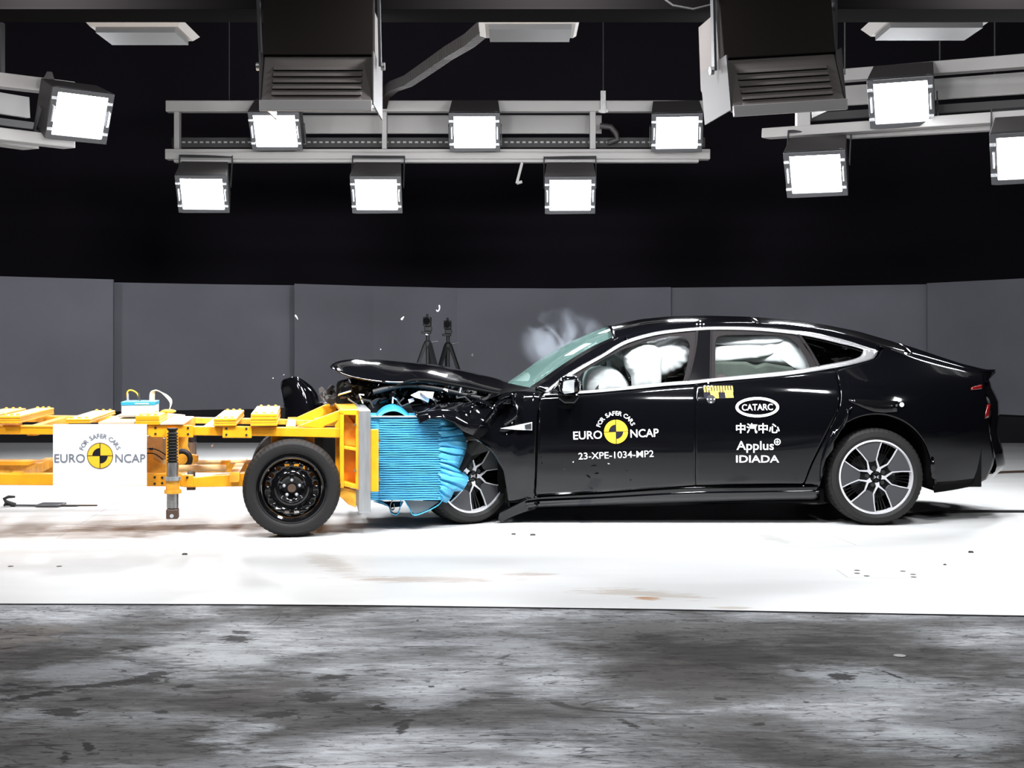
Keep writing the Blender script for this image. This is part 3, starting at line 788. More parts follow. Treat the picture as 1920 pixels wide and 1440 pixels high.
# roof, rear window and tail deck as one skin in three parts
top = [(1140, 611.5), (1169, 605), (1200, 598.5), (1252, 593.5), (1315, 592), (1400, 594), (1487, 601), (1544, 610), (1600, 621), (1656, 637), (1700, 650), (1754, 668), (1794, 680.5), (1841, 691.5)]
def roof_rows(x0, x1, n, k=14, railf=None, topf=None):
    rows = []
    for i in range(n + 1):
        px = x0 + (x1 - x0) * i / n
        e = S(px, interp(rail, px))
        # centre point with the same world x
        D = CY + HWID; pc = 960 + e.x / D * F
        bow_ = max(0, (px - 1690) / 153) ** 1.6 * .225
        pc = 960 + (e.x + bow_) / D * F
        c = Vector((e.x + bow_, D, at(0, interp(top, pc), D).z))
        row = []
        for j in range(k + 1):
            t = j / k
            y = e.y + (c.y - e.y) * (1 - math.cos(t * math.pi / 2)) ** 1.15 if False else e.y + (c.y - e.y) * t
            z = e.z + (c.z - e.z) * (1 - (1 - t) ** 2.6)
            row.append(Vector((e.x + bow_ * (1 - (1 - t) ** 2), y, z)))
        rows.append(row + mirror(row[:-1])[::-1])
    return rows
for nm, a, b, mt in (('roof', 1150, 1420, M_paint), ('rear_window', 1420, 1705, M_blackgloss), ('boot_lid', 1705, 1843, M_paint)):
    m = MB(); m.grid(roof_rows(a, b, max(8, int((b - a) / 9)))); m.build(nm, mt, car, world=True, smooth=50, solid=.012, face=(0, 0, 1))
# little lip spoiler
m = MB(); D = CY + HWID
rows = []
for t in [i / 16 for i in range(17)]:
    y = CY + .40 + t * 2 * (HWID - .40); bow = (1 - (2 * t - 1) ** 2)
    xx = at(1800, 680, D).x - .13 + .13 * bow
    rows.append([Vector((xx - .06, y, .945 + .03 * bow)), Vector((xx + .06, y, .975 + .035 * bow)), Vector((xx + .14 , y, .965 + .035 * bow)), Vector((xx + .13, y, .93 + .03 * bow))])
m.grid(rows); m.build('boot_spoiler', M_paint, car, world=True, smooth=40)

# tail face between the two rear corners
tail = [(1843, 699), (1837, 712), (1844, 728), (1853, 744), (1858, 756), (1859.5, 784), (1856, 812), (1864, 843), (1869, 874), (1866, 884), (1849, 899)]
edge = [S(x, y) for x, y in tail]
rows = []
for t in [i / 20 for i in range(21)]:
    bow = (1 - abs(2 * t - 1) ** 2.2)
    rows.append([Vector((p.x + .225 * bow, p.y + (MY - 2 * p.y) * t, p.z)) for p in edge])
m = MB(); m.grid(rows); m.build('tail_panel', M_blackgloss, car, world=True, smooth=40)
panel('tail_lamp', [[(1822, 731), (1822, 726)], [(1832, 730), (1832, 723.5)], [(1842, 729), (1842, 721)]], M_red, ku=3, kv=2, th=.012, off=.008, smooth=60)
panel('reflector', [[(1848, 785), (1849, 774), (1853, 758)], [(1854, 782), (1856, 770), (1857.5, 758)]], M_red, ku=3, kv=2, th=.012, off=.006, smooth=60)
panel('bumper_insert', [[(1752, 924), (1753, 905)], [(1786, 919), (1788, 903)], [(1822, 912), (1828, 898)]], M_under, ku=4, kv=3, th=.01, off=.006)

# bright window trim
def strip(name, up, lo, mt, off=.012, th=.012, n=80, far=True, smooth=35):
    a = lerpc(curve(up, 8), n); b = lerpc(curve(lo, 8), n)
    P = []
    for (x, y), (u, v) in zip(a, b):
        P.append([S(u + (x - u) * t, v + (y - v) * t, off + .006 * math.sin(math.pi * t)) for t in (0, .25, .5, .75, 1)])
    m = MB(); m.grid(P); m.build(name, mt, car, world=True, smooth=smooth, solid=th, recalc=False, face=(0, -1, 0))
    if far:
        m = MB(); m.grid([mirror(r) for r in P]); m.build(name, mt, car, world=True, smooth=smooth, solid=th, recalc=False, face=(0, 1, 0))
up = [(x, y) for x, y in chu] 
lo = [(1030, 735), (1056, 715), (1074, 703), (1104, 685), (1131, 670), (1171, 646.5), (1212, 633), (1253, 625), (1315, 619), (1356, 618), (1412, 619.5), (1469, 624.5), (1523, 632), (1577, 644.5), (1604, 651), (1619, 656)]
strip('window_trim', up, lo, M_chrome)
up2 = [(1021, 737.5), (1040, 734.5), (1090, 732.5), (1127, 729.5), (1190, 723), (1252, 716.5), (1300, 713), (1337, 709), (1412, 702), (1487, 694), (1560, 681.5), (1596, 674.5), (1615, 667), (1619, 656)]
lo2 = [(1019, 742), (1040, 740.5), (1090, 738), (1127, 735.5), (1190, 729.5), (1252, 723.5), (1300, 720), (1337, 716), (1412, 709.5), (1487, 702), (1562, 690), (1600, 682.5), (1632, 674), (1642, 669), (1646, 658)]
strip('belt_trim', up2, lo2, M_chrome)

# window frames, panes and pillars
def ring(name, outer, inner, mt, off=.0, n=72, th=.02, far=True, steps=2):
    cx = sum(p[0] for p in inner) / len(inner); cy = sum(p[1] for p in inner) / len(inner)
    def rays(poly):
        out = []
        for k in range(n):
            a = 2 * math.pi * k / n; dx, dy = math.cos(a), math.sin(a); best = None
            for (x0, y0), (x1, y1) in zip(poly, poly[1:] + poly[:1]):
                ex, ey = x1 - x0, y1 - y0; den = dx * ey - dy * ex
                if abs(den) < 1e-9: continue
                t = ((x0 - cx) * ey - (y0 - cy) * ex) / den; u = ((x0 - cx) * dy - (y0 - cy) * dx) / den
                if t > 0 and -1e-6 <= u <= 1 + 1e-6 and (best is None or t > best): best = t
            out.append((cx + dx * (best or 0), cy + dy * (best or 0)))
        return out
    A, B = rays(outer), rays(inner)
    P = []
    for k in range(n + 1):
        (x, y), (u, v) = A[k % n], B[k % n]
        P.append([S(x, y, off), S((x + u) / 2, (y + v) / 2, off), S(u, v, off), S(u, v, off - .03)])
    m = MB(); m.grid(P); m.build(name, mt, car, world=True, smooth=40, solid=0)
    if far: m = MB(); m.grid([mirror(r) for r in P]); m.build(name, mt, car, world=True, smooth=40)
    return A, B
def pane(name, poly, mt, off=-.02, far=True, farmat=None, parent=None, th=0.0):
    cx = sum(p[0] for p in poly) / len(poly); cy = sum(p[1] for p in poly) / len(poly)
    pts = []
    for (x0, y0), (x1, y1) in zip(poly, poly[1:] + poly[:1]):
        for k in range(4): pts.append((x0 + (x1 - x0) * k / 4, y0 + (y1 - y0) * k / 4))
    pts.append(pts[0])
    P = [[S(cx + (x - cx) * t, cy + (y - cy) * t, off) for x, y in pts] for t in (0.001, .25, .5, .75, 1)]
    m = MB(); m.grid(P); o = m.build(name, mt, parent or car, world=True, smooth=60, recalc=False)
    if far: m = MB(); m.grid([mirror(r) for r in P]); m.build(name, farmat or mt, parent or car, world=True, smooth=60, recalc=False)
    return o
f_out = [(1034, 733.5), (1060, 714), (1104, 684), (1131, 668), (1171, 645), (1212, 631.5), (1253, 624), (1308, 618.5), (1302, 660), (1291, 714.5), (1252, 718), (1190, 725), (1127, 731.5), (1090, 734)]
f_in = [(1084, 706), (1100, 694), (1127, 676), (1169, 655), (1211, 639), (1252, 631), (1277, 630.5), (1289, 637), (1293.5, 648), (1292, 668), (1286, 695), (1280.5, 716), (1190, 724.5), (1088, 733.5)]
ring('window_frame', f_out, f_in, M_seal, n=120)
pane('side_window', f_in, M_glass_s, far=True, farmat=M_glass_g)
r_out = [(1334, 618), (1412, 618.5), (1469, 623.5), (1493, 627), (1536, 686.5), (1487, 695), (1412, 703), (1331, 711)]
r_in = [(1341.5, 640), (1345, 631.5), (1356, 628), (1412, 627.5), (1469, 629), (1480, 633), (1490, 640.5), (1500, 652), (1510, 669), (1520, 692), (1487, 697), (1412, 704), (1341, 710.5)]
ring('window_frame', r_out, r_in, M_seal, n=120)
pane('side_window', r_in, M_glass_s, far=True, farmat=M_glass_g)
pane('centre_pillar', [(1308, 618), (1335, 617), (1331, 713), (1290, 717), (1302, 660)], M_blackgloss, off=.003)
m = MB()
strip('window_divider', [(1305, 618), (1302, 655), (1289, 716)], [(1310, 618), (1306, 656), (1293, 716)], M_seal, off=.008, th=.006, n=20)
strip('window_divider', [(1332, 617), (1331, 660), (1330, 712)], [(1335, 617), (1334, 660), (1333, 712)], M_seal, off=.008, th=.006, n=20)
strip('window_divider', [(1494, 626), (1515, 655), (1533, 688)], [(1502, 628), (1522, 657), (1539, 687)], M_seal, off=.010, th=.008, n=20)
q = [(1503, 628.5), (1545, 636), (1590, 646.5), (1620, 656), (1619, 666), (1596, 675), (1560, 683), (1538, 687)]
pane('quarter_window', q, M_glass_d, off=-.006)
# windscreen
near_e = [(1004, 728), (1036, 707), (1073, 681), (1110, 658), (1150, 638.5)]
cen = [(953, 716.5), (981, 697), (1004.6, 679.5), (1030, 663.5), (1056, 649), (1080, 636.5), (1106, 625), (1142, 611)]
ne = lerpc(curve(near_e, 6), 22); ce = lerpc(curve(cen, 6), 22)
P = []
for (x, y), (u, v) in zip(ne, ce):
    e = S(x, y); c = at(u, v, CY + HWID); row = []
    for j in range(11):
        t = j / 10; s = 1 - (1 - t) ** 2.0
        row.append(Vector((e.x + (c.x - e.x) * s, e.y + (c.y - e.y) * t, e.z + (c.z - e.z) * s)))
    P.append(row + mirror(row[:-1])[::-1])
m = MB(); m.grid([r[1:-1] for r in P]); m.build('windscreen', M_glass_w, car, world=True, smooth=60)
m = MB(); m.grid([r for r in P[-2:]]); m.grid([[p + Vector((0, 0, .004)) for p in r[:2]] for r in P]); m.build('windscreen_surround', M_blackgloss, car, world=True, smooth=60)

# scuttle at the foot of the windscreen and bulkhead
cow = [S(1004, 729), S(965, 738), S(935, 748)]
m = MB(); rows = []
for (a, b) in ((P[0], 0), ([p + Vector((-.20, 0, -.03)) for p in P[0]], 1), ([p + Vector((-.40, 0, -.10)) for p in P[0]], 2)): rows.append(a)
m.grid(rows); m.build('scuttle', M_blackgloss, car, world=True, smooth=60)
m = MB(); m.bb(-.10, .25, CY + .14, MY - CY - .14, .3, .86); m.build('bulkhead', M_under, car, world=True)

# cabin: floor tub, dashboard, seats, headrests
m = MB(); m.bb(.2, 2.0, CY + .12, CY + .18, .3, .90); m.bb(.2, 2.0, MY - CY - .18, MY - CY - .12, .3, .90); m.bb(.2, 2.0, CY + .15, MY - CY - .15, .28, .34)
m.build('cabin_tub', M_inside, car, world=True)
m = MB(); m.hexa([(.18, CY + .2, .6), (.55, CY + .2, .6), (.50, CY + .2, .92), (.2, CY + .2, .90)], [(.18, MY - CY - .2, .6), (.55, MY - CY - .2, .6), (.50, MY - CY - .2, .92), (.2, MY - CY - .2, .90)])
m.build('dashboard', M_inside, car, world=True, bevel=.02)
m = MB(); m.bb(2.0, 2.9, CY + .3, MY - CY - .3, .80, .90); m.build('parcel_shelf', M_inside, car, world=True, bevel=.02)
def seat(x, y, w):
    m = MB(); m.hexa([(x, y - w/2, .40), (x + .50, y - w/2, .38), (x + .52, y - w/2, .52), (x, y - w/2, .56)], [(x, y + w/2, .40), (x + .50, y + w/2, .38), (x + .52, y + w/2, .52), (x, y + w/2, .56)])
    m.hexa([(x + .46, y - w/2, .48), (x + .60, y - w/2, .46), (x + .82, y - w/2 + .04, 1.02), (x + .72, y - w/2 + .04, 1.05)], [(x + .46, y + w/2, .48), (x + .60, y + w/2, .46), (x + .82, y + w/2 - .04, 1.02), (x + .72, y + w/2 - .04, 1.05)])
    o = m.build('seat', M_leather, car, world=True, bevel=.04)
    m = MB(); m.ball((x + .80, y, 1.13), (.05, .12, .085), 8); m.build('headrest', M_inside, car, world=True, smooth=60)
seat(.72, CY + .50, .48); seat(.72, MY - CY - .50, .48); seat(1.55, CY + .50, .5); seat(1.55, MY - CY - .50, .5)
m = MB(); m.lathe([(.185 + .016 * math.cos(a), .016 * math.sin(a)) for a in [2 * math.pi * k / 8 for k in range(8)]], 32, 'y', (0, 0, 0), close=True)
mm = Euler((R(20), 0, R(90))).to_matrix(); m.v = [mm @ v + Vector((.60, CY + .5, .93)) for v in m.v]; m.build('steering_wheel', M_inside, car, world=True, smooth=60)

# airbags
def pillow(name, poly, depth, thick, seed=0, wr=.006, parent=None, mt=None, n=10):
    cx = sum(p[0] for p in poly) / len(poly); cy = sum(p[1] for p in poly) / len(poly)
    pts = curve(poly + [poly[0]], 6)
    for sgn in (1,):
        rows = []
        for side in (-1, 1):
            rr = range(n + 1) if side < 0 else range(n, -1, -1)
            for i in rr:
                t = math.sin(math.pi / 2 * i / n)
                row = []
                for (x, y) in pts:
                    p = at(cx + (x - cx) * max(t, .001), cy + (y - cy) * max(t, .001), depth)
                    h = thick * math.sqrt(max(0, 1 - t ** 5))
                    h += wr * noise.noise(Vector((p.x * 14 + seed, p.z * 9, seed))) * 2 * (1 - t ** 6)
                    ang = math.atan2(y - cy, x - cx)
                    h += wr * math.sin(ang * 17 + seed) * t ** 3 * (1 - t ** 8)
                    row.append(p + Vector((0, side * h, 0)))
                rows.append(row)
    m = MB(); m.grid(rows)
    return m.build(name, mt or M_airbag, parent or car, world=True, smooth=180)
pillow('driver_airbag', [(1092, 712), (1100, 692), (1125, 686), (1150, 690), (1170, 706), (1178, 730), (1140, 740), (1098, 740)], CY + .42, .12, 1)
pillow('passenger_airbag', [(1100, 706), (1118, 690), (1142, 676), (1160, 690), (1172, 715), (1160, 742), (1110, 740)], CY + 1.2, .2, 5)
pillow('curtain_airbag', [(1148, 662), (1175, 642), (1205, 628), (1240, 620), (1275, 619), (1300, 626), (1308, 648), (1300, 672), (1286, 688), (1262, 702), (1242, 712), (1222, 716), (1205, 700), (1180, 685)], CY + .46, .13, 3, .009)
pillow('side_airbag', [(1167, 668), (1180, 650), (1205, 643), (1228, 648), (1240, 664), (1240, 690), (1237, 728), (1212, 732), (1187, 732), (1183, 706), (1172, 688)], CY + .33, .09, 8, .005)
pillow('curtain_airbag', [(1328, 616), (1400, 615), (1474, 617), (1498, 632), (1514, 660), (1530, 698), (1500, 700), (1480, 688), (1440, 683), (1390, 680), (1326, 680)], CY + .46, .09, 4, .006)
pillow('curtain_airbag_fold', [(1334, 650), (1400, 646), (1440, 650), (1452, 662), (1430, 672), (1390, 676), (1334, 678)], CY + .39, .05, 6, .004)
pillow('curtain_airbag_fold', [(1336, 630), (1400, 629), (1460, 630), (1470, 640), (1440, 646), (1336, 645)], CY + .385, .035, 9, .002)
m = MB(); m.tube([at(1148, 676, CY + .6), at(1165, 690, CY + .5), at(1180, 728, CY + .45)], .02, 6); m.build('seat_belt', M_inside, car, world=True)
m = MB(); A = [at(x, y, CY + .31) for x, y in [(1334, 677), (1400, 678), (1418, 686), (1436, 680), (1490, 689), (1498, 714), (1334, 722)]]; m.hexa(A, [p + Vector((0, .1, 0)) for p in A]); m.build('rear_window_filler', M_greenfill, car, world=True, bevel=.02)  # added slab standing in for the grey-green tone low in the rear window

# wing mirror
mr = empty('wing_mirror', (0, 0, 0)); mr.parent = car; mr.location = (0, 0, 0)
m = MB(); c = at(1068, 722, CY - .10); 
rows = []
for i in range(13):
    a = math.pi * i / 12
    rows.append([c + Vector((.075 * math.copysign(abs(math.sin(a) * math.cos(b)) ** .7, math.cos(b)), .10 * math.cos(a), .066 * math.copysign(abs(math.sin(a) * math.sin(b)) ** .7, math.sin(b)))) for b in [2 * math.pi * k / 24 for k in range(25)]])
m.grid(rows); m.build('mirror_housing', M_paint, mr, world=True, smooth=60)
m = MB(); c2 = at(1069, 727, CY - .205); pts = [(1054, 733), (1056, 716), (1061, 712.5), (1077, 710.5), (1077, 736), (1058, 738.5)]
A = [at(x, y, CY - .203 - (.022 if y < 725 else -.01)) for x, y in pts]; m.hexa(A, [p + Vector((0, .03, 0)) for p in A]); m.build('mirror_glass', M_mirror, mr, world=True, bevel=.004)
m = MB(); A = [at(x, y, CY - .16) for x, y in [(1046, 738), (1083, 738), (1088, 745), (1078, 757), (1058, 757), (1046, 748)]]; m.hexa(A, [p + Vector((0, .14, 0)) for p in A]); m.build('mirror_lower_shell', M_blackgloss, mr, world=True, bevel=.012)
m = MB(); m.beam(at(1056, 742, CY - .06), at(1050, 740, CY + .1), .05, .03); m.build('mirror_arm', M_paint, mr, world=True, bevel=.006)
pane('mirror_triangle', [(1040, 733), (1086, 704), (1086, 734)], M_seal, off=.006)
pillow('mirror_base', [(1030, 734), (1050, 712), (1062, 712), (1056, 736)], CY + .02, .04, 2, .001, mt=M_paint)

# handles, crease, target dots, stickers
panel('door_handle', [[(1380 + 230 / 1 * 0 + 0, 0)]], M_paint) if False else None
for x0, x1, y in ((1591, 1690, 756),):
    panel('fuel_flap', [[(1592, 752), (1592, 748)], [(1640, 772), (1640, 750)], [(1682, 772), (1684, 752)]], M_blackgloss, ku=3, kv=2, th=.006, off=.008, smooth=30)
def dots(px, py, r=3.2, off=.012):
    m = MB(); c = S(px, py, off)
    for dx, dy in ((-11, 0), (0, 10), (11, 0), (0, -10), (0, 0)):
        p = S(px + dx * .58, py + dy * .58, off); m.ball(p, (.0055, .003, .0055), 6)
    return m
d = MB(); p = S(1333, 748.5, .004); d.lathe([(0.0001, -.004), (.030, -.004), (.030, .004)], 24, 'y', p); d.build('tracking_marker', M_dsteel, car, world=True)
for x, y in ((1313, 608), (1328, 724), (1333, 748.5)):
    dots(x, y).build('tracking_dots', M_decal, car, world=True, smooth=60)
p = S(1691, 759, .008); m = MB(); m.ball(p, (.016, .005, .016), 8); m.build('tracking_dots', M_decal, car, world=True, smooth=60)

def decal(name, m2d, mt, off=.006, parent=None, th=.0006):
    """flat picture-plane outline mesh (verts px,py; faces) wrapped on the body side"""
    vs, fs = m2d
    m = MB(); m.add([S(x, y, off) for x, y in vs], fs)
    return m.build(name, mt, parent or car, world=True, recalc=True)
_fc = {}
def glyphs(text, size, bold=0.0, align='CENTER', shear_=0.0, sx=1.0):
    """verts and faces of lettering in text units, y up"""
    cu = bpy.data.curves.new('lettering', 'FONT'); cu.body = text; cu.size = size; cu.align_x = align
    cu.offset = bold; cu.shear = shear_; cu.resolution_u = 4
    ob = bpy.data.objects.new('lettering', cu); COL.objects.link(ob)
    bpy.context.view_layer.update()
    dg = bpy.context.evaluated_depsgraph_get(); me = bpy.data.meshes.new_from_object(ob.evaluated_get(dg))
    vs = [(v.co.x * sx, v.co.y) for v in me.vertices]; fs = [tuple(p.vertices) for p in me.polygons]
    bpy.data.objects.remove(ob); bpy.data.curves.remove(cu); bpy.data.meshes.remove(me)
    return vs, fs
def place(g, cx, cy, w=None, h=None, rot=0.0, base=None):
    """fit lettering to width w and cap height h pixels around centre (cx, cy)"""
    vs, fs = g
    x0, x1 = min(v[0] for v in vs), max(v[0] for v in vs); y0, y1 = min(v[1] for v in vs), max(v[1] for v in vs)
    sx = w / (x1 - x0) if w else h / (y1 - y0); sy = h / (y1 - y0) if h else sx
    if not w: sx = sy
    out = []
    for x, y in vs:
        X = (x - (x0 + x1) / 2) * sx; Y = -(y - (y0 + y1) / 2) * sy
        out.append((cx + X * math.cos(rot) - Y * math.sin(rot), cy + X * math.sin(rot) + Y * math.cos(rot)))
    return out, fs
def merge(*gs):
    V, Fc = [], []
    for vs, fs in gs:
        b = len(V); V += vs; Fc += [tuple(i + b for i in f) for f in fs]
    return V, Fc
def arc_text(text, cx, cy, r, h, a0, a1, bold, rot=0):
    """capitals standing on a circle, from angle a0 to a1 (degrees, clockwise from left)"""
    wid = {'I': .4, ' ': .55, 'F': .85, 'E': .9, 'O': 1.15, 'C': 1.05, 'A': 1.08, 'R': 1.0, 'S': .95}
    tot = sum(wid[c] for c in text); gs = []; s = 0
    for c in text:
        mid = (s + wid[c] / 2) / tot; s += wid[c]
        if c == ' ': continue
        a = R(a0 + (a1 - a0) * mid)
        x, y = cx - r * math.cos(a), cy - r * math.sin(a)
        gs.append(place(glyphs(c, 1, bold), x, y, h=h, rot=a - math.pi / 2 + rot))
    return merge(*gs)
def disc(cx, cy, r, n=48, a0=0, a1=360, rin=0):
    vs, fs = [], []
    k = max(2, int(n * abs(a1 - a0) / 360))
    for i in range(k + 1):
        a = R(a0 + (a1 - a0) * i / k)
        for rr in ((rin, r / 2, r) if not rin else (rin, r)): vs.append((cx + rr * math.cos(a), cy - rr * math.sin(a)))
    w = 3 if not rin else 2
    for i in range(k):
        for j in range(w - 1): fs.append((i * w + j, i * w + j + 1, (i + 1) * w + j + 1, (i + 1) * w + j))
    return vs, fs
def rect(x0, y0, x1, y1):
    return [(x0, y0), (x1, y0), (x1, y1), (x0, y1)], [(0, 1, 2, 3)]
def rota(g, cx, cy, a):
    return [(cx + (x - cx) * math.cos(a) - (y - cy) * math.sin(a), cy + (x - cx) * math.sin(a) + (y - cy) * math.cos(a)) for x, y in g[0]], g[1]

def badge(cx, cy, r, put, textmat, bold, k, tilt=0.0, outline=None):
    """round yellow and black test badge with its lettering; put(name, mesh2d, mat, layer) makes each layer"""
    put('badge_disc', rota(merge(*[disc(cx, cy, r, a0=a, a1=a + 90) for a in (0, 90, 180, 270)]), cx, cy, tilt), M_logoy, 1)
    b = merge(disc(cx, cy, r * .60, a0=90, a1=180), disc(cx, cy, r * .60, a0=270, a1=360),
              rect(cx - r, cy - r * .022, cx + r, cy + r * .022), rect(cx - r * .03, cy - r, cx + r * .03, cy + r))
    put('badge_cross', rota(b, cx, cy, tilt), M_logob, 2)
    if outline: put('badge_outline', disc(cx, cy, r * 1.02, rin=r * .97, n=64), outline, 2)
    for g_ in (arc_text('FOR SAFER CARS', cx, cy, r * 1.54, r * .36, 17, 163, bold * 1.3),
               place(glyphs('EURO', 1, bold), cx - r * 2.37, cy + r * .20, w=r * 2.40, h=r * .68),
               place(glyphs('NCAP', 1, bold), cx + r * 2.37, cy + r * .20, w=r * 2.36, h=r * .68)):
        put('lettering', rota(g_, cx, cy, tilt), textmat, 2)
lg = empty('badge_sticker', (0, 0, 0)); lg.parent = car
badge(1155, 809.5, 22.5, lambda n_, g, mt, l: decal(n_, g, mt, .004 + .0012 * l, lg), M_decal, .012, 1, tilt=-.035)
decal('code_sticker', place(glyphs('23-XPE-1034-MP2', 1, .003), 1155, 853, w=141, h=12.5, rot=-.035), M_decal, .006)
ring_ = []
decal('oval_logo', merge(([(1420 + a * math.cos(R(t)), 763.5 + b * math.sin(R(t))) for t in range(0, 361, 6) for a, b in ((41, 19), (35.5, 14))],
                          [(2 * i, 2 * i + 1, 2 * i + 3, 2 * i + 2) for i in range(60)]),
                         place(glyphs('C', 1, .03), 1396.5, 764.5, 8.5, 11.5), place(glyphs('\u039bTA', 1, .03), 1421, 764, 38, 12), place(glyphs('RC', 1, .03), 1442, 762.8, 12, 11)) if False else
      merge(([(1420 + a * math.cos(R(t)), 763.5 + b * math.sin(R(t))) for t in range(0, 361, 6) for a, b in ((41, 19), (35.5, 14))],
             [(2 * i, 2 * i + 1, 2 * i + 3, 2 * i + 2) for i in range(60)]),
            place(glyphs('CATARC', 1, .012), 1420, 763.5, 58, 12, rot=-.02)), M_decal, .006)
decal('lettering', place(glyphs('\u4e2d\u6c7d\u4e2d\u5fc3', 1, .022), 1421, 803, 82, 19), M_decal, .006)
decal('lettering', merge(place(glyphs('Applus', 1, .012), 1416, 838, 70, 22),
                         ([(1457.5 + a * math.cos(R(t)), 828.5 + a * math.sin(R(t))) for t in range(0, 361, 12) for a in (6.3, 4.6)], [(2 * i, 2 * i + 1, 2 * i + 3, 2 * i + 2) for i in range(30)]),
                         rect(1454, 827.8, 1461, 829.3), rect(1456.7, 825, 1458.3, 832)), M_decal, .006)
decal('lettering', place(glyphs('IDIADA', 1, .018), 1420.5, 860.5, 81, 13.5), M_decal, .006)
# yellow measuring sticker
g = []
for k in range(11):
    x = 1319 + k * 5.15; g.append(([(x, 724), (x + 3, 723.6), (x + 4.6, 735), (x + 1.6, 735.4)], [(0, 1, 2, 3)]))
g.append(([(1331, 734), (1346.5, 733), (1348, 746.5), (1334.5, 747)], [(0, 1, 2, 3)])); g.append(([(1359, 732), (1373.5, 732), (1375.5, 745.5), (1360.5, 745.8)], [(0, 1, 2, 3)]))
decal('scale_sticker', merge(*g), M_logoy, .0065)
decal('scale_backing', ([(1317, 723), (1372, 721.5), (1376, 746.5), (1321, 748)], [(0, 1, 2, 3)]), M_logob, .0050)

# wheels
def tyre(m, Rr, w, rr, n=120, blocks=60):
    prof = [(rr, .01), (rr + .012, -.006), (rr + (Rr - rr) * .35, -.016), (rr + (Rr - rr) * .72, -.012), (Rr - .022, 0.0), (Rr - .010, .010), (Rr - .002, .028), (Rr, .05),
            (Rr, w * .28), (Rr - .007, w * .285), (Rr - .007, w * .31), (Rr, w * .315), (Rr + .001, w * .49), (Rr - .007, w * .495), (Rr - .007, w * .52), (Rr, w * .525),
            (Rr, w * .70), (Rr - .007, w * .705), (Rr - .007, w * .73), (Rr, w * .735), (Rr, w - .05), (Rr - .010, w - .01), (Rr - .05, w), (rr, w - .01)]
    def mod(k, i): return (1 - .012) if (k % 4 == 0 and i in (4, 5, 6, 7, 8, 19, 20)) else 1
    m.lathe(prof, blocks * 4, 'y', mod=mod)
def car_wheel(loc, rot, Rr=.331, rim=.250, name='wheel'):
    w = empty(name, loc, rot); w.parent = car
    w.location = Vector(loc) - car.location
    m = MB(); tyre(m, Rr, .235, rim - .004); m.build('tyre', M_rubber, w, smooth=35)
    m = MB(); m.lathe([(rim, .004), (rim + .004, -.004), (rim - .006, -.008), (rim - .012, .004), (rim - .016, .03)], 96); m.build('rim_edge', M_alloy, w, smooth=40)
    m = MB(); m.lathe([(rim - .012, .01), (rim - .02, .05), (rim - .04, .19), (.10, .20), (.0001, .19)], 64); m.build('rim_barrel', M_blackgloss, w, smooth=40)
    m = MB(); m.lathe([(.0001, .11), (.16, .11), (.165, .118), (.165, .13), (.0001, .13)], 48); m.build('brake_disc', M_dsteel, w, smooth=30)
    def pol(r, a, y): return Vector((r * math.cos(R(a)), y, r * math.sin(R(a))))
    q = rim
    for k in range(5):
        c = 103 + 72 * k
        # aero insert
        outer = [pol(q * .955, c - 21 + 42 * i / 8, .000) for i in range(9)]
        A = outer + [pol(q * .47, c + 14, .010), pol(q * .42, c + 8, .014), pol(q * .42, c - 8, .014), pol(q * .47, c - 14, .010)]
        m = MB(); m.hexa(A, [p + Vector((0, .012, 0)) for p in A]); m.build('wheel_insert', M_aero, w, bevel=.003)
        # black spoke body under the insert to the hub
        A = [pol(q * .5, c + 15, .018), pol(q * .10, c + 60, .020), pol(q * .10, c - 60, .020), pol(q * .5, c - 15, .018)]
        m = MB(); m.hexa(A, [p + Vector((0, .03, 0)) for p in A]); m.build('spoke', M_blackgloss, w)
        # two thin ribs deep in the window
        for dd in (-6, 0, 6):
            m = MB(); m.beam(pol(q * .3, c + 36 + dd * .6, .05), pol(q * .93, c + 36 + dd, .045), .008, .012, up=(0, 1, 0)); m.build('rib', M_blackgloss, w)
        for sg in (-1, 1):
            pts = [pol(q * .965, c + sg * 22, -.003), pol(q * .72, c + sg * 19.0, .002), pol(q * .475, c + sg * 15.5, .006), pol(q * .27, c + sg * 31, .006), pol(q * .16, c + sg * 36, .005)]
            ws = [.007, .007, .008, .013, .030]
            m = MB(); rows = []
            for i, p in enumerate(pts):
                d = (pts[min(i + 1, 4)] - pts[max(i - 1, 0)]).normalized(); sd = Vector((-d.z, 0, d.x)) * ws[i] / 2
                rows.append([p - sd + Vector((0, .012, 0)), p - sd, p + sd, p + sd + Vector((0, .012, 0))])
            m.grid(rows); m.build('spoke_edge', M_alloy, w, smooth=30)
        m = MB(); m.lathe([(.0001, .004), (.0135, .004), (.0155, .012), (.0155, .03)], 12, 'y', pol(q * .235, c, 0)); m.build('wheel_nut_recess', M_black, w)
    m = MB(); m.lathe([(.0001, -.004), (.026, -.004), (.030, .001), (.030, .02)], 28); m.build('hub_cap', M_blackgloss, w, smooth=30)
    m = MB()
    for a in (25, 155, 205, 335): m.beam(pol(.004, a, -.006), pol(.019, a, -.006), .004, .003, up=(0, 1, 0))
    m.build('hub_emblem', M_alloy, w)
    return w
fx, rx = at(886, 0, 8.97).x, at(1643, 0, 8.91).x
car_wheel((rx, 8.915, .331), (0, 0, 0))
w2 = car_wheel((rx, MY - 8.915, .331), (0, 0, math.pi))
w3 = car_wheel((fx, 8.98, .331), (R(0), 0, R(30)))
w4 = car_wheel((fx - .1, MY - 8.98, .331), (0, 0, R(200)))

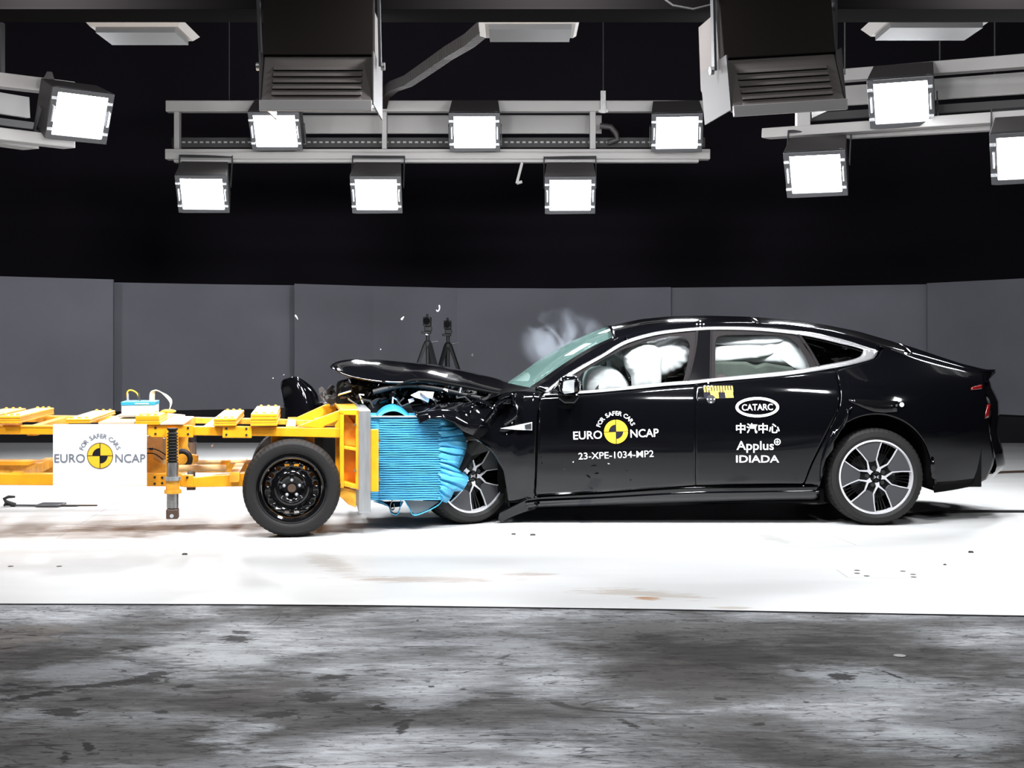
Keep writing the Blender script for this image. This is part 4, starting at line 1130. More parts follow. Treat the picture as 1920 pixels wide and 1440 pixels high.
# ------------------------------------------------------------------ crushed nose
# near fender, folded
ftop = 737
fender = [
    [(786, 794, -.34), (784, 787, -.33), (778, 775, -.28), (771, 761, .02)],
    [(806, 785, -.34), (806, 780, -.33), (802, 770, -.27), (800, 757.5, .02)],
    [(829.6, 784, -.33), (830, 778, -.32), (829, 768, -.24), (829, 755.5, .03)],
    [(853, 792, -.30), (855, 782, -.28), (857, 770, -.18), (858, 754.5, .04)],
    [(868, 808, -.24), (876, 793, -.20), (882, 778, -.02), (893, 754, .05)],
    [(889, 819, -.14), (898, 801, -.12), (910, 784, -.05), (926, 764, -.05)],
    [(897, 825, .0), (915, 808, .01), (930, 780, .05), (938, 748, .06)],
    [(925, 852, .01), (938, 822, .01), (950, 790, .04), (958, 742, .03)],
    [(944, 885, .01), (955, 840, .0), (966, 795, .0), (966, 738, -.03)],
    [(952, 935, .02), (965, 870, .0), (975, 800, .01), (984, 736, .02)],
    [(957, 968, .05), (985, 880, .0), (993, 805, .0), (1002, 735, .0)],
    [(1003, 955, .02), (1003, 880, .0), (1005, 805, .0), (1012, 737, .0)]]
o = panel('front_wing', fender, M_paint, ku=5, kv=5, su=False, sv=True, th=.006, far=False, smooth=28)
# folded wing crease highlights come from sharp ridges
def ridge(pts, w, mt=M_paint, name='crumple_fold', d=-.03):
    m = MB(); rows = []
    for i, (x, y) in enumerate(pts):
        p = S(x, y, .01)
        dx = pts[min(i + 1, len(pts) - 1)][0] - pts[max(i - 1, 0)][0]; dy = pts[min(i + 1, len(pts) - 1)][1] - pts[max(i - 1, 0)][1]
        L = math.hypot(dx, dy); nx, ny = -dy / L * w, dx / L * w
        dd = .02 + .01 * math.sin(i * 2.1)
        rows.append([S(x - nx, y - ny, -d * .2), S(x - nx * .3, y - ny * .3, -d + dd * .4), S(x, y, -d + dd * .7), S(x + nx * .3, y + ny * .3, -d + dd * .3), S(x + nx, y + ny, -d * .2)])
    m.grid(rows); m.build(name, mt, car, world=True, smooth=50)
ridge(curve([(889, 817), (905, 798), (918, 782), (930, 766)], 5), 7)
ridge(curve([(893, 753), (910, 758), (922, 766), (930, 773)], 5), 6)
ridge(curve([(926, 772), (934, 758), (946, 752), (958, 752)], 5), 6)
ridge(curve([(960, 738), (962, 752), (970, 772), (962, 784), (945, 794)], 5), 5)
ridge(curve([(958, 740), (945, 744), (936, 750)], 5), 5)
ridge(curve([(778, 768), (784, 782), (787, 793)], 4), 4)
m = MB(); A = [S(x, y, .02) for x, y in [(938, 803.5), (972, 797), (998, 791.5), (998, 807), (970, 806)]]; m.hexa(A, [p + Vector((0, .03, 0)) for p in A]); m.build('wing_vent_trim', M_clip, car, world=True, bevel=.002)
m = MB(); A = [S(x, y, .026) for x, y in [(984, 797), (996, 794), (996, 804.5), (985, 804.5)]]; m.hexa(A, [p + Vector((0, .01, 0)) for p in A]); m.build('wing_vent_recess', M_black, car, world=True)
# wing tip hanging in front of the wheel
m = MB(); A = [(878, 826), (893, 826), (908, 834), (917, 845), (903, 850), (888, 862), (876, 876), (866, 886), (861, 878), (868, 862), (874, 845)]
P = [at(x, y, 8.80 + .03 * math.sin(i * 1.7)) for i, (x, y) in enumerate(A)]; c = sum(P, Vector()) / len(P) + Vector((0, -.06, 0))
m.add(P + [c], [(i, (i + 1) % len(P), len(P)) for i in range(len(P))]); m.build('torn_wing_edge', M_under, car, world=True, solid=.008)
# bonnet
hc = [(625, 685), (632, 679), (645, 675), (663, 673.3), (704, 673.5), (748, 677.5), (791.5, 682), (850, 691), (893.6, 700), (937, 711), (957, 718)]
hn = [(630, 692), (640, 698), (652, 703), (672, 708), (706, 714), (748, 717), (795, 714.5), (850, 722), (890, 730), (930, 737), (962, 740)]
P = []
a_ = lerpc(curve(hc, 4), 44); b_ = lerpc(curve(hn, 4), 44)
for i, ((u, v), (x, y)) in enumerate(zip(a_, b_)):
    e = at(x, y, CY + .16 + .10 * max(0, 1 - i / 12)); c = at(u, v, CY + HWID); row = []
    for j in range(13):
        t = j / 12; s = 1 - (1 - t) ** 2.6
        buck = .006 * math.sin(i * .3) * math.sin(t * 3.1) + .008 * noise.noise(Vector((i * .22, j * .35, 3)))
        row.append(Vector((e.x + (c.x - e.x) * s, e.y + (c.y - e.y) * t, e.z + (c.z - e.z) * s + buck * math.sin(math.pi * min(1, t * 1.0)))))
    P.append(row + mirror(row[:-1])[::-1])
m = MB(); m.grid(P); m.build('bonnet', M_paint, car, world=True, smooth=60, solid=.012, face=(0, 0, 1))
m = MB(); m.tube([at(x, y, CY + .12) for x, y in curve([(745, 722), (775, 713), (810, 714), (860, 723), (910, 733), (950, 741)], 5)], .009, 8); m.build('bonnet_seal', M_under, car, world=True, smooth=60)
m = MB(); m.tube([at(x, y, CY + .20) for x, y in curve([(700, 735), (760, 722), (820, 728), (880, 742), (925, 752)], 5)], .02, 8); m.build('wing_rail', M_black, car, world=True, smooth=60)
# engine bay: crushed carrier parts
m = MB(); m.bb(at(700, 0, 9.6).x, at(950, 0, 9.6).x, CY + .28, MY - CY - .22, .52, .82); m.bb(at(640, 0, 9.6).x, at(790, 0, 9.6).x, CY + .42, MY - CY - .3, .62, .98)
m.build('engine_block', M_under, car, world=True, bevel=.03)
rnd = random.Random(11)
def shard(name, px, py, D, size, mt, n=None, flat=.25):
    m = MB(); c = at(px, py, D); k = n or rnd.randint(4, 6)
    a0 = rnd.random() * 6.28; ax = Euler((rnd.uniform(-1, 1), rnd.uniform(-1, 1), rnd.uniform(0, 6))).to_matrix()
    A = []; B = []
    for i in range(k):
        a = a0 + i * 6.283 / k + rnd.uniform(-.35, .35); r = size * rnd.uniform(.5, 1.15)
        p = Vector((r * math.cos(a), 0, r * math.sin(a) * rnd.uniform(.25, .7)))
        A.append(c + ax @ p); B.append(c + ax @ (p + Vector((0, size * flat, 0))))
    m.hexa(A, B); return m
for k in range(230):
    t = rnd.random(); px = 640 + 300 * t ** 1.25
    lo_y = 752 if px < 770 else 752; hi_y = interp(hn, px) + 6
    py = rnd.uniform(hi_y, lo_y)
    if px < 690: py = max(py, 700 + (690 - px) * .45)
    mt = [M_blackgloss, M_black, M_dsteel, M_blackgloss, M_black, M_under, M_paint, M_black, M_under][rnd.randint(0, 8)]
    shard('crushed_part', px, py, rnd.uniform(CY + .15, CY + .7), rnd.uniform(.018, .055), mt).build('crushed_part', mt, car, world=True)
for k in range(14):
    x = rnd.uniform(650, 900); y = rnd.uniform(interp(hn, x) + 8, 752)
    m = MB(); p = at(x, y, CY + .1); q = p + Vector((rnd.uniform(-.15, .15), rnd.uniform(-.05, .1), rnd.uniform(-.08, .01))); s_ = (p + q) / 2 + Vector((rnd.uniform(-.04, .04), 0, rnd.uniform(-.05, .05)))
    m.tube([p, s_, q], .006, 6); m.build('torn_hose', [M_dsteel, M_black, M_clip][k % 3], car, world=True, smooth=60)
for pts, D in (([(770, 741), (786, 733), (806, 746), (803, 755), (795, 756), (788, 748), (778, 746)], CY + .04), ([(786, 733), (814, 735), (811, 748), (802, 746)], CY + .02), ([(765, 749), (775, 746), (777, 752), (768, 756)], CY + .05)):
    m = MB(); A = [at(x, y, D + .02 * math.sin(i * 2)) for i, (x, y) in enumerate(pts)]; m.hexa(A, [p + Vector((0, .02, 0)) for p in A]); m.build('broken_headlamp_piece', M_lampgrey, car, world=True)
# bumper cover thrown up over the trolley
P = []
L = [(527, 712), (529, 735), (533, 780)]
cols = [[(533, 786), (531, 750), (526, 722), (530, 712)], [(552, 786), (549, 745), (541, 718), (540, 709)], [(575, 788), (571, 750), (563, 722), (553, 706)],
        [(592, 784), (590, 757), (582, 731), (563, 709)], [(599, 778), (600, 760), (596, 740), (585, 724)]]
fc = [curve(c, 6) for c in cols]; fr = [curve(list(r_), 5) for r_ in zip(*fc)]
for i, r_ in enumerate(fr):
    P.append([at(x, y, 9.95 - .22 * math.sin(math.pi * min(1, j / (len(r_) - 1) * .9 + .05)) + .10 * (i / len(fr))) for j, (x, y) in enumerate(r_)])
m = MB(); m.grid(P); m.build('bumper_cover', M_paint, car, world=True, smooth=60, solid=.02)
m = MB(); A = [at(x, y, 9.8) for x, y in [(597, 728), (603, 725), (612, 735), (621, 752), (609, 758), (601, 745)]]; m.hexa(A, [p + Vector((0, .02, 0)) for p in A]); m.build('headlamp_cover', M_dsteel, car, world=True)
m = MB(); A = [at(x, y, 9.9) for x, y in [(600, 760), (612, 755), (640, 728), (652, 709), (668, 712), (672, 760), (640, 765)]]; m.hexa(A, [p + Vector((0, .25, 0)) for p in A]); m.build('crushed_grille', M_under, car, world=True)
for k in range(70):
    x = rnd.uniform(604, 715); y = rnd.uniform(728 if x < 650 else 715, 756)
    mt = [M_black, M_blackgloss, M_dsteel, M_black][k % 4]
    shard('crushed_part', x, y, rnd.uniform(9.2, 9.8), rnd.uniform(.02, .055), mt).build('crushed_part', mt, car, world=True)
m = MB(); A = [at(x, y, 10.2) for x, y in [(345, 774), (545, 770), (545, 790), (345, 790)]]
m = MB(); A = [at(x, y, 9.9) for x, y in [(525, 765), (600, 756), (660, 752), (668, 790), (525, 795)]]; m.hexa(A, [p + Vector((0, .5, 0)) for p in A]); m.build('front_structure', M_under, car, world=True)

# smoke from the bonnet gap
m = MB(); m.ball(at(1056, 640, CY + 1.35), (.36, .20, .28), 12)
sm = bpy.data.materials.new('thin_smoke'); sm.use_nodes = True; nt = sm.node_tree; nt.nodes.clear()
out = nt.nodes.new('ShaderNodeOutputMaterial'); vs_ = nt.nodes.new('ShaderNodeVolumePrincipled'); vs_.inputs['Color'].default_value = (.80, .88, 1, 1)
tc = nt.nodes.new('ShaderNodeTexCoord'); nz = nt.nodes.new('ShaderNodeTexNoise'); nz.inputs['Scale'].default_value = 4.2; nz.inputs['Detail'].default_value = 4; nz.inputs['Distortion'].default_value = .8
rp = nt.nodes.new('ShaderNodeValToRGB'); rp.color_ramp.elements[0].position = .46; rp.color_ramp.elements[1].position = .72
gr = nt.nodes.new('ShaderNodeTexGradient'); gr.gradient_type = 'SPHERICAL'; mp = nt.nodes.new('ShaderNodeMapping'); mp.vector_type = 'TEXTURE'; mp.inputs['Scale'].default_value = (.36, .20, .28)
mu = nt.nodes.new('ShaderNodeMath'); mu.operation = 'MULTIPLY'; mu2 = nt.nodes.new('ShaderNodeMath'); mu2.operation = 'MULTIPLY'; mu2.inputs[1].default_value = 8
L_ = nt.links.new
L_(tc.outputs['Object'], nz.inputs['Vector']); L_(nz.outputs[0], rp.inputs[0]); L_(tc.outputs['Object'], mp.inputs[0]); L_(mp.outputs[0], gr.inputs[0])
L_(rp.outputs[0], mu.inputs[0]); L_(gr.outputs['Fac'], mu.inputs[1]); L_(mu.outputs[0], mu2.inputs[0]); L_(mu2.outputs[0], vs_.inputs['Density']); L_(vs_.outputs[0], out.inputs['Volume'])
c = at(1056, 640, CY + 1.35); m.v = [v - c for v in m.v]
o = m.build('smoke', sm, None); o.location = c; tag(o, 'thin pale smoke drifting up beside the windscreen', 'smoke', kind='stuff')

# ------------------------------------------------------------------ the test trolley (yawed about its near front wheel)
YAW = R(9.0); D0 = 8.35; SN, CS = math.sin(YAW), math.cos(YAW)
PX0 = (547 - 960) / F * D0
tr = empty('crash_trolley', (PX0, D0, 0), (0, 0, YAW)); tag(tr, 'yellow crash test trolley with ballast planks and a white sign board', 'trolley')
def T(px, py, v):
    """trolley coordinates of a picture point on the upright plane v metres behind the near wheel face"""
    k = (px - 960) / F
    u = (v * SN - PX0 + k * (D0 + v * CS)) / (CS - k * SN)
    D = D0 + u * SN + v * CS
    return Vector((u, v, HC + (HY - py) / F * D))
def slab(name, pts, v, th, mt, bevel=.004, parent=None):
    A = [T(x, y, v) for x, y in pts]; m = MB(); m.hexa(A, [p + Vector((0, th, 0)) for p in A])
    return m.build(name, mt, parent or tr, bevel=bevel)
def q4(x0, x1, y0, y1): return [(x0, y0), (x1, y0), (x1, y1), (x0, y1)]
def holes(lst, v, r=.010, mt=None, parent=None):
    for x, y in lst:
        m = MB(); c = T(x, y, v); m.lathe([(.0001, -.004), (r, -.004), (r, .006)], 10, 'y', c); m.build('bolt', mt or M_black, parent or tr)

# main rails
slab('upper_rail', [(-160, 797), (0, 797.5), (280, 799), (500, 801.5), (640, 803), (640, 821), (500, 818), (280, 815.5), (0, 814.5), (-160, 814)], .10, .09, M_yellow)
slab('upper_rail_seam', [(-160, 799.5), (100, 800.3), (100, 801.4), (-160, 800.6)], .096, .01, M_yellow2, 0)
slab('upper_rail', [(-160, 778), (0, 779), (260, 781), (520, 786), (640, 790), (640, 800), (520, 796), (260, 793), (0, 791), (-160, 790)], 1.25, .09, M_yellow2)
slab('lower_rail', [(-160, 887.5), (0, 888.5), (345, 889), (345, 912), (0, 909.5), (-160, 909)], .10, .09, M_yellow)
slab('lower_rail', [(-160, 862), (470, 866), (470, 886), (-160, 887)], 1.25, .09, M_yellow2)
slab('lower_rail_flange', [(-160, 863.5), (110, 864.5), (110, 873), (-160, 872)], 1.2, .05, M_yellow)
slab('lower_arm', [(345, 897), (362, 896), (462, 886), (640, 880), (640, 905), (462, 912), (345, 914)], .20, .10, M_yellow)
slab('lower_bracket', q4(275, 338, 888, 912), .085, .02, M_yellow)
slab('lower_bracket', q4(338, 362, 890, 913), .09, .02, M_yellow)
holes([(290, 895), (290, 907), (351, 895.5), (304, 895.5), (304, 906)], .085, .008)
# bolted plates on the upper rail
for a, b, y0, y1, bl in ((277, 362, 797, 820, [(291.5, 802), (291.5, 813.5), (352.5, 802.5), (352.5, 814)]), (417, 472, 799, 821, [(424.5, 803.5), (424.5, 815), (462, 804), (462, 815.5)])):
    slab('bracket_plate', [(a, y0), (b, y0 + .5), (b, y1 + .5), (a if a > 300 else a + 8, y1), (a, y1 - 5)], .075, .03, M_yellow); holes(bl, .075, .0075)
# cross members between the two upper rails
for px in (-40, 60, 200, 330, 390, 545, 600):
    a = T(px, 808, .15); m = MB(); m.bb(a.x - .03, a.x + .03, .15, 1.28, a.z - .03, a.z + .03); m.build('cross_member', M_yellow2, tr)
for px in (30, 250, 440):
    a = T(px, 895, .15); m = MB(); m.bb(a.x - .03, a.x + .03, .15, 1.28, a.z - .03, a.z + .03); m.build('cross_member', M_yellow2, tr)
# ballast planks
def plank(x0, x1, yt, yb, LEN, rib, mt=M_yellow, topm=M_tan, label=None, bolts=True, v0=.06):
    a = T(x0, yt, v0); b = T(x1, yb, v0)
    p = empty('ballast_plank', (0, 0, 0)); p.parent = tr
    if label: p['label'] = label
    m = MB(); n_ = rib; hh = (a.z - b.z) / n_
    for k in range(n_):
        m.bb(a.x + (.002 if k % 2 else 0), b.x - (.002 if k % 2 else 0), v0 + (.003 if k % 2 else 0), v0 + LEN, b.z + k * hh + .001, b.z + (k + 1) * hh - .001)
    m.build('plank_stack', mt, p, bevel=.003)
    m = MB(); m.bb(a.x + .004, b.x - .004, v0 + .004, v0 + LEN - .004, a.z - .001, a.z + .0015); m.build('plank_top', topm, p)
    if bolts:
        for vv in (v0 + .06, v0 + LEN - .06):
            for t in (.2, .5, .8):
                x = a.x + (b.x - a.x) * t; m = MB(); m.lathe([(.0001, a.z + .013), (.010, a.z + .011), (.013, a.z)], 10, 'z', (x, vv, 0)); m.build('plank_bolt', mt, p, smooth=40)
plank(-70, -22, 782, 793, 1.12, 3)
plank(-2, 37.5, 780.5, 794, 1.12, 3)
plank(122, 169, 786, 794, 1.12, 2)
plank(184, 252, 791.5, 796, 1.05, 1, M_conc, M_tan, bolts=False)
plank(253, 299, 780.5, 797, .5, 2, M_yellow, M_yellow)
plank(300, 344, 793.5, 797, .8, 1, M_conc, M_tan, bolts=False)
plank(400, 443, 785, 799, 1.12, 3)
plank(469.5, 520, 776.5, 799, 1.12, 4)
# sign board
sb = empty('sign_board', (0, 0, 0)); sb.parent = tr; sb['label'] = 'white sign board with round yellow badge'
slab('board', q4(99.5, 275, 795.5, 910.5), -.02, .012, M_white, 0, sb)
def put(n_, g, mt, l):
    m = MB(); m.add([T(x, y, -.0205 - .0012 * l) for x, y in g[0]], g[1]); m.build(n_, mt, sb)
badge(187.5, 854.5, 24, put, M_dgrey, .010, 1, outline=M_brown)
# spring strut at the near side
st = empty('support_strut', (0, 0, 0)); st.parent = tr; st['label'] = 'bright steel strut with a ribbed black spring sleeve'
def vtube(name, cx, y0, y1, rpx, v, mt, n=20, parent=None, prof=None):
    a = T(cx, y0, v); b = T(cx, y1, v); r_ = abs(T(cx + rpx, y0, v).x - a.x)
    m = MB()
    if prof: m.lathe([(r_ * f, a.z + (b.z - a.z) * t) for f, t in prof], 28, 'z', (a.x, v + r_, 0))
    else: m.lathe([(.0001, a.z), (r_, a.z), (r_, b.z), (.0001, b.z)], n, 'z', (a.x, v + r_, 0))
    return m.build(name, mt, parent or st, smooth=35)
pr = [(.0001, 0), (.6, 0), (1.05, .004), (1.05, .03), (.7, .10)]
for k in range(10): pr += [(.72, .12 + k * .086), (.98, .15 + k * .086), (1.0, .175 + k * .086), (.74, .19 + k * .086)]
pr += [(.9, .99), (.0001, 1)]
vtube('spring_sleeve', 322.5, 803, 868, 10.5, -.05, M_rubber, prof=pr)
vtube('strut_tube', 322.5, 868, 898, 11, -.05, M_steel, 16); vtube('strut_flange', 322.5, 895, 902, 15.5, -.065, M_silver)
vtube('strut_collar', 322.5, 901, 921, 13, -.055, M_yellow2); vtube('strut_flange', 322.5, 920, 926.5, 16.5, -.07, M_yellow2)
vtube('strut_tube', 322.5, 926, 953.5, 11.3, -.05, M_steel, 16); vtube('strut_neck', 322.5, 953, 956, 8, -.04, M_black)
m = MB(); a = T(311, 955, -.05); b = T(334, 973.5, -.05); m.bb(a.x, b.x, -.05, .03, b.z, a.z); m.build('strut_foot', M_brown, st, bevel=.008)
m = MB(); c = T(322, 967.5, -.052); m.lathe([(.0001, -.006), (.012, -.006), (.012, .004)], 14, 'y', c); m.build('foot_bolt', M_clip, st)
slab('strut_mount', q4(311, 334, 804, 912), .05, .05, M_yellow, parent=st)
st2 = empty('support_strut', (0, 0, 0)); st2.parent = tr
vtube('strut_tube', 359.5, 829, 853, 8.5, 1.05, M_steel, 16, st2); vtube('spring_sleeve', 359.5, 812, 830, 7.5, 1.05, M_rubber, 16, st2); vtube('strut_tube', 358, 880, 912, 8, 1.05, M_steel, 16, st2)
m = MB(); a = T(350, 912, 1.05); b = T(366, 919, 1.05); m.bb(a.x, b.x, 1.05, 1.12, b.z, a.z); m.build('strut_foot', M_brown, st2)
# middle bits
slab('centre_tank', [(270, 818), (308, 818), (308, 868), (300, 885), (270, 885)], .62, .25, M_tan)
slab('centre_post', q4(305.5, 311, 822, 862), .5, .04, M_silver, .001)
slab('centre_gusset', [(275, 846), (286, 845), (287, 860), (309, 872), (309, 889), (275, 889)], .45, .05, M_yellow2)
slab('centre_gusset', [(334, 818), (352, 820), (351, 838), (357, 852), (371, 854), (371, 866), (334, 874)], .75, .06, M_yellow2)
m = MB(); c = T(341, 861, .66); m.lathe([(.055 + .018 * math.cos(a), .02 * math.sin(a)) for a in [2 * math.pi * k / 8 for k in range(8)]], 24, 'y', c, close=True); m.build('cable_clamp', M_black, tr, smooth=60)
m = MB(); m.tube([T(335, 877.5, .55), T(424, 877.5, .55)], .022, 14); m.build('cross_tube', M_tan, tr, smooth=50)
m = MB(); m.tube([T(352, 866, .9), T(520, 866, .9)], .014, 12); m.build('cross_tube', M_tan, tr, smooth=50)
slab('centre_gusset', [(414, 865), (432, 863), (430, 872), (421, 886), (410, 886)], .6, .05, M_yellow2)
m = MB(); m.tube([T(x, y, .44) for x, y in curve([(275, 842), (285, 841), (300, 846), (318, 858)], 4)], .004, 6); m.tube([T(x, y, .45) for x, y in curve([(275, 850), (290, 851), (306, 862)], 4)], .004, 6); m.build('hydraulic_hose', M_black, tr, smooth=60)
m = MB(); m.box(T(283.5, 841.5, .43), (.025, .02, .015)); m.build('hose_fitting', M_black, tr)
# recess panel of the upper frame seen from above, far flange
slab('far_channel', [(300, 775), (345, 779), (345, 790), (300, 790)], .95, .1, M_tan)

# front frame behind the near wheel
for x0, x1 in ((508, 529), (571.5, 590), (629, 638)):
    slab('frame_post', q4(x0, x1, 815, 925 if x0 > 600 else 900), .18, .06, M_yellow)
slab('lower_front_rail', q4(500, 640, 890, 912), .2, .06, M_yellow)
slab('gusset', [(556, 800), (639, 768.5), (639, 803), (628, 803), (628, 797), (634, 789), (608, 799), (606, 803)], .12, .05, M_yellow)
slab('gusset', [(515, 793), (556, 783), (622, 753), (668, 752), (668, 770), (640, 770), (560, 797)], 1.28, .05, M_yellow)
m = MB(); m.hexa([T(639, 769, .12), T(672, 769, .12), T(672, 774, .12), T(639, 774, .12)], [T(625, 753, 1.28), T(662, 752, 1.28), T(662, 757, 1.28), T(625, 757, 1.28)]); m.build('frame_top_plate', M_yellow2, tr)
slab('frame_post', q4(637, 645, 773, 915), .05, .12, M_yellow)
slab('frame_post', [(667, 769), (673, 769), (673, 919), (667, 917)], .05, .12, M_yellow)
slab('frame_head', [(637, 768.5), (673, 768.5), (673, 779), (637, 778)], .05, .12, M_yellow)
slab('frame_shelf', [(645, 836), (668, 840), (668, 846), (645, 842)], .05, .5, M_yellow)
slab('frame_shelf', [(645, 903), (668, 909), (668, 917), (645, 912)], .05, .5, M_yellow)
slab('frame_back_sheet', q4(640, 672, 772, 915), .16, .02, M_yellow)
slab('frame_back_sheet', [(645, 776), (650, 776), (668, 800), (668, 838), (645, 834)], .13, .02, M_yellow2)
slab('lower_gusset', [(636, 912), (668, 919), (668, 952), (653, 946), (636, 930)], .07, .05, M_yellow2)
holes([(666, 796), (666, 882)], .045, .008, M_steel)
pl = slab('impact_plate', q4(672.5, 695, 769, 962), .03, 1.5, M_silver, .006)
slab('barrier_mount', q4(695, 710, 805.5, 922), .06, .05, M_yellow)
holes([(711, 826), (711, 899)], .075, .010, M_steel)
slab('dark_opening_sheet', q4(529, 640, 821, 870), .75, .02, M_under, 0)  # black sheet behind the openings between the frame posts

# wheels of the trolley
def steel_wheel(u, v, flip=False, z=None):
    w = empty('wheel', (u, v, .318), (0, 0, math.pi if flip else 0)); w.parent = tr
    Rr = .312; w.location.z = Rr
    m = MB(); tyre(m, Rr, .205, .215); m.build('tyre', M_rubber, w, smooth=35)
    m = MB(); m.lathe([(.218, .0), (.222, -.006), (.214, -.008), (.208, .0), (.204, .02), (.192, .028), (.188, .05), (.184, .17), (.214, .19)], 96); m.build('rim', M_blackgloss, w, smooth=40)
    # pressed disc with sixteen round holes
    m = MB(); n_ = 96; rings = [(.186, .040), (.176, .030), (.166, .022), (.158, .019), (.150, .019), (.142, .022), (.128, .034), (.116, .026), (.108, .014), (.098, .012), (.088, .022), (.078, .040), (.060, .046), (.030, .046), (.029, .040), (.0005, .040)]
    me = bmesh.new(); vs_ = []
    for k in range(n_):
        a = 2 * math.pi * (k + .5) / n_
        vs_.append([me.verts.new((r_ * math.cos(a), y, r_ * math.sin(a))) for r_, y in rings])
    for k in range(n_):
        for i in range(len(rings) - 1):
            # leave gaps where the holes are
            if i in (2, 3, 4) and (k % 6) in (1, 2, 3) and not (False): continue
            me.faces.new((vs_[k][i], vs_[k][i + 1], vs_[(k + 1) % n_][i + 1], vs_[(k + 1) % n_][i]))
    bmesh.ops.recalc_face_normals(me, faces=me.faces)
    d = bpy.data.meshes.new('wheel_disc'); me.to_mesh(d); me.free(); d.materials.append(M_blackgloss); d.shade_smooth(); d.set_sharp_from_angle(angle=R(50))
    o = bpy.data.objects.new('wheel_disc', d); COL.objects.link(o); o.parent = w
    s_ = o.modifiers.new('Solidify', 'SOLIDIFY'); s_.thickness = .004
    m = MB(); m.lathe([(.0001, .032), (.026, .032), (.028, .045)], 24); m.build('hub_centre', M_brown, w, smooth=30)
    for k in range(5):
        a = R(90 + 72 * k); c = (.052 * math.cos(a), 0, .052 * math.sin(a))
        m = MB(); m.lathe([(.0001, .022), (.005, .022), (.0105, .030), (.0115, .046)], 12, 'y', c); m.build('wheel_nut', M_clip, w, smooth=30)
    m = MB(); m.lathe([(.0001, .06), (.13, .06), (.13, .09), (.0001, .09)], 32); m.build('brake_drum', M_yellow2, w, smooth=30)
    return w
steel_wheel(0, 0); steel_wheel(-.0, 1.56, True); steel_wheel(-2.95, 0); steel_wheel(-2.95, 1.56, True)
m = MB(); m.tube([(0, .1, .312), (0, 1.46, .312)], .04, 12); m.build('axle', M_yellow2, tr, smooth=50)

# recorder box with its cables (stands on the trolley)
def TW(px, py, v): return wmat(tr) @ T(px, py, v)
c = TW(258, 779, .45)
dv = empty('data_recorder', c, (0, 0, YAW)); tag(dv, 'grey data recorder box with a blue lid, standing on the yellow trolley', 'recorder')
def DL(px, py, v): return T(px, py, v) - T(258, 779, .45)
a, b = DL(227.5, 779, .45), DL(290, 753, .45)
m = MB(); m.bb(a.x, b.x, 0, .26, a.z, DL(0, 760, .45).z if False else DL(258, 760, .45).z); m.build('case', M_device, dv, bevel=.004)
m = MB(); m.bb(a.x - .003, b.x + .003, -.003, .263, DL(258, 760, .45).z, b.z); m.build('lid', M_deviceblue, dv, bevel=.003)
m = MB(); p, q_ = DL(253, 758, .447), DL(279, 756, .447); m.bb(p.x, q_.x, -.005, -.002, p.z, q_.z); m.build('lid_strip', M_decal, dv)
m = MB(); p, q_ = DL(222, 781, .4), DL(302, 777, .4); m.bb(p.x, q_.x, -.05, .3, p.z - .004, q_.z - .004); m.build('base_plate', M_silver, dv)
for k in range(9):
    m = MB(); x = a.x + .04 + k * .016; m.lathe([(.0001, b.z + .008), (.005, b.z + .008), (.005, b.z)], 8, 'z', (x, .05, 0)); m.build('socket', M_clip, dv)
for px in (239, 260):
    m = MB(); p = DL(px, 752, .5); m.lathe([(.0001, .05), (.006, .05), (.007, .02), (.008, 0)], 8, 'z', (p.x, .06, p.z)); m.build('plug', M_dsteel if px == 260 else M_clip, dv)
m = MB(); m.tube([DL(x, y, .51) for x, y in curve([(238.5, 744), (239, 735), (245, 731.5), (254, 735), (259, 741), (260, 748)], 4)], .005, 8); m.build('short_cable', M_logoy, dv, smooth=60)
for k in range(5):
    m = MB(); x = 281 + k * 2.1
    m.tube([DL(x_, y_, .5 + k * .004) for x_, y_ in curve([(x, 753), (x, 742), (x + 3 - k * .4, 734 - k * .6), (296 + k * .8, 732.5 + k * .5), (308 + k * 1.5, 741 + k * .2), (319 + k * .8, 755 - k * .6), (318 - k * .2, 768)], 4)], .0032, 6)
    m.build('signal_cable', M_cable, dv, smooth=60)
m = MB(); m.ball(DL(316, 771, .5), (.05, .02, .014), 6); m.ball(DL(304, 774, .5), (.02, .015, .012), 6); m.build('cable_junction', M_yellow2, dv, smooth=60)

# ------------------------------------------------------------------ blue deformable barrier
bar = empty('deformable_barrier', wmat(tr) @ T(695, 860, .2), (0, 0, YAW)); tag(bar, 'bright blue ribbed honeycomb barrier block crushed against the car', 'barrier')
bl = wmat(bar).inverted()
def B(px, py, v): return bl @ (wmat(tr) @ T(px, py, v))
V0, V1 = .22, 1.22
rb = random.Random(4)
# ribbed body: horizontal pleats
nr = 37; y0, y1 = 781, 938
rows = []
xs = [695.5, 711, 711.6, 735, 765, 795, 822, 826]
ys = []
m = MB()
for k in range(nr):
    ya = y0 + (y1 - y0) * k / nr; yb = y0 + (y1 - y0) * (k + 1) / nr
    def row(y, dv_): return [B(x, y + .5 * math.sin(x * .13 + k * 1.3) * (1 if 0 < k else 0), V0 + dv_ + .004 * math.sin(x * .21 + k * .9) + (.012 if 711 <= x < 711.5 else 0)) for x in xs]
    for yy, dd in ((ya, .022), (ya + (yb - ya) * .26, .0), (ya + (yb - ya) * .74, .0), (yb, .022)): rows.append(row(yy, dd))
m.grid(rows)
m.build('ribbed_side', M_blue, bar, smooth=30, recalc=False)
m = MB(); m.hexa([B(695.5, y0, V0 + .014), B(826, y0, V0 + .014), B(826, y1, V0 + .014), B(695.5, y1, V0 + .014)],
                 [B(695.5, y0, V0 + .014) + Vector((0, V1 - V0, 0)), B(826, y0, V0 + .014) + Vector((0, V1 - V0, 0)), B(826, y1, V0 + .014) + Vector((0, V1 - V0, 0)), B(695.5, y1, V0 + .014) + Vector((0, V1 - V0, 0))])
m.build('core_block', M_blue, bar)
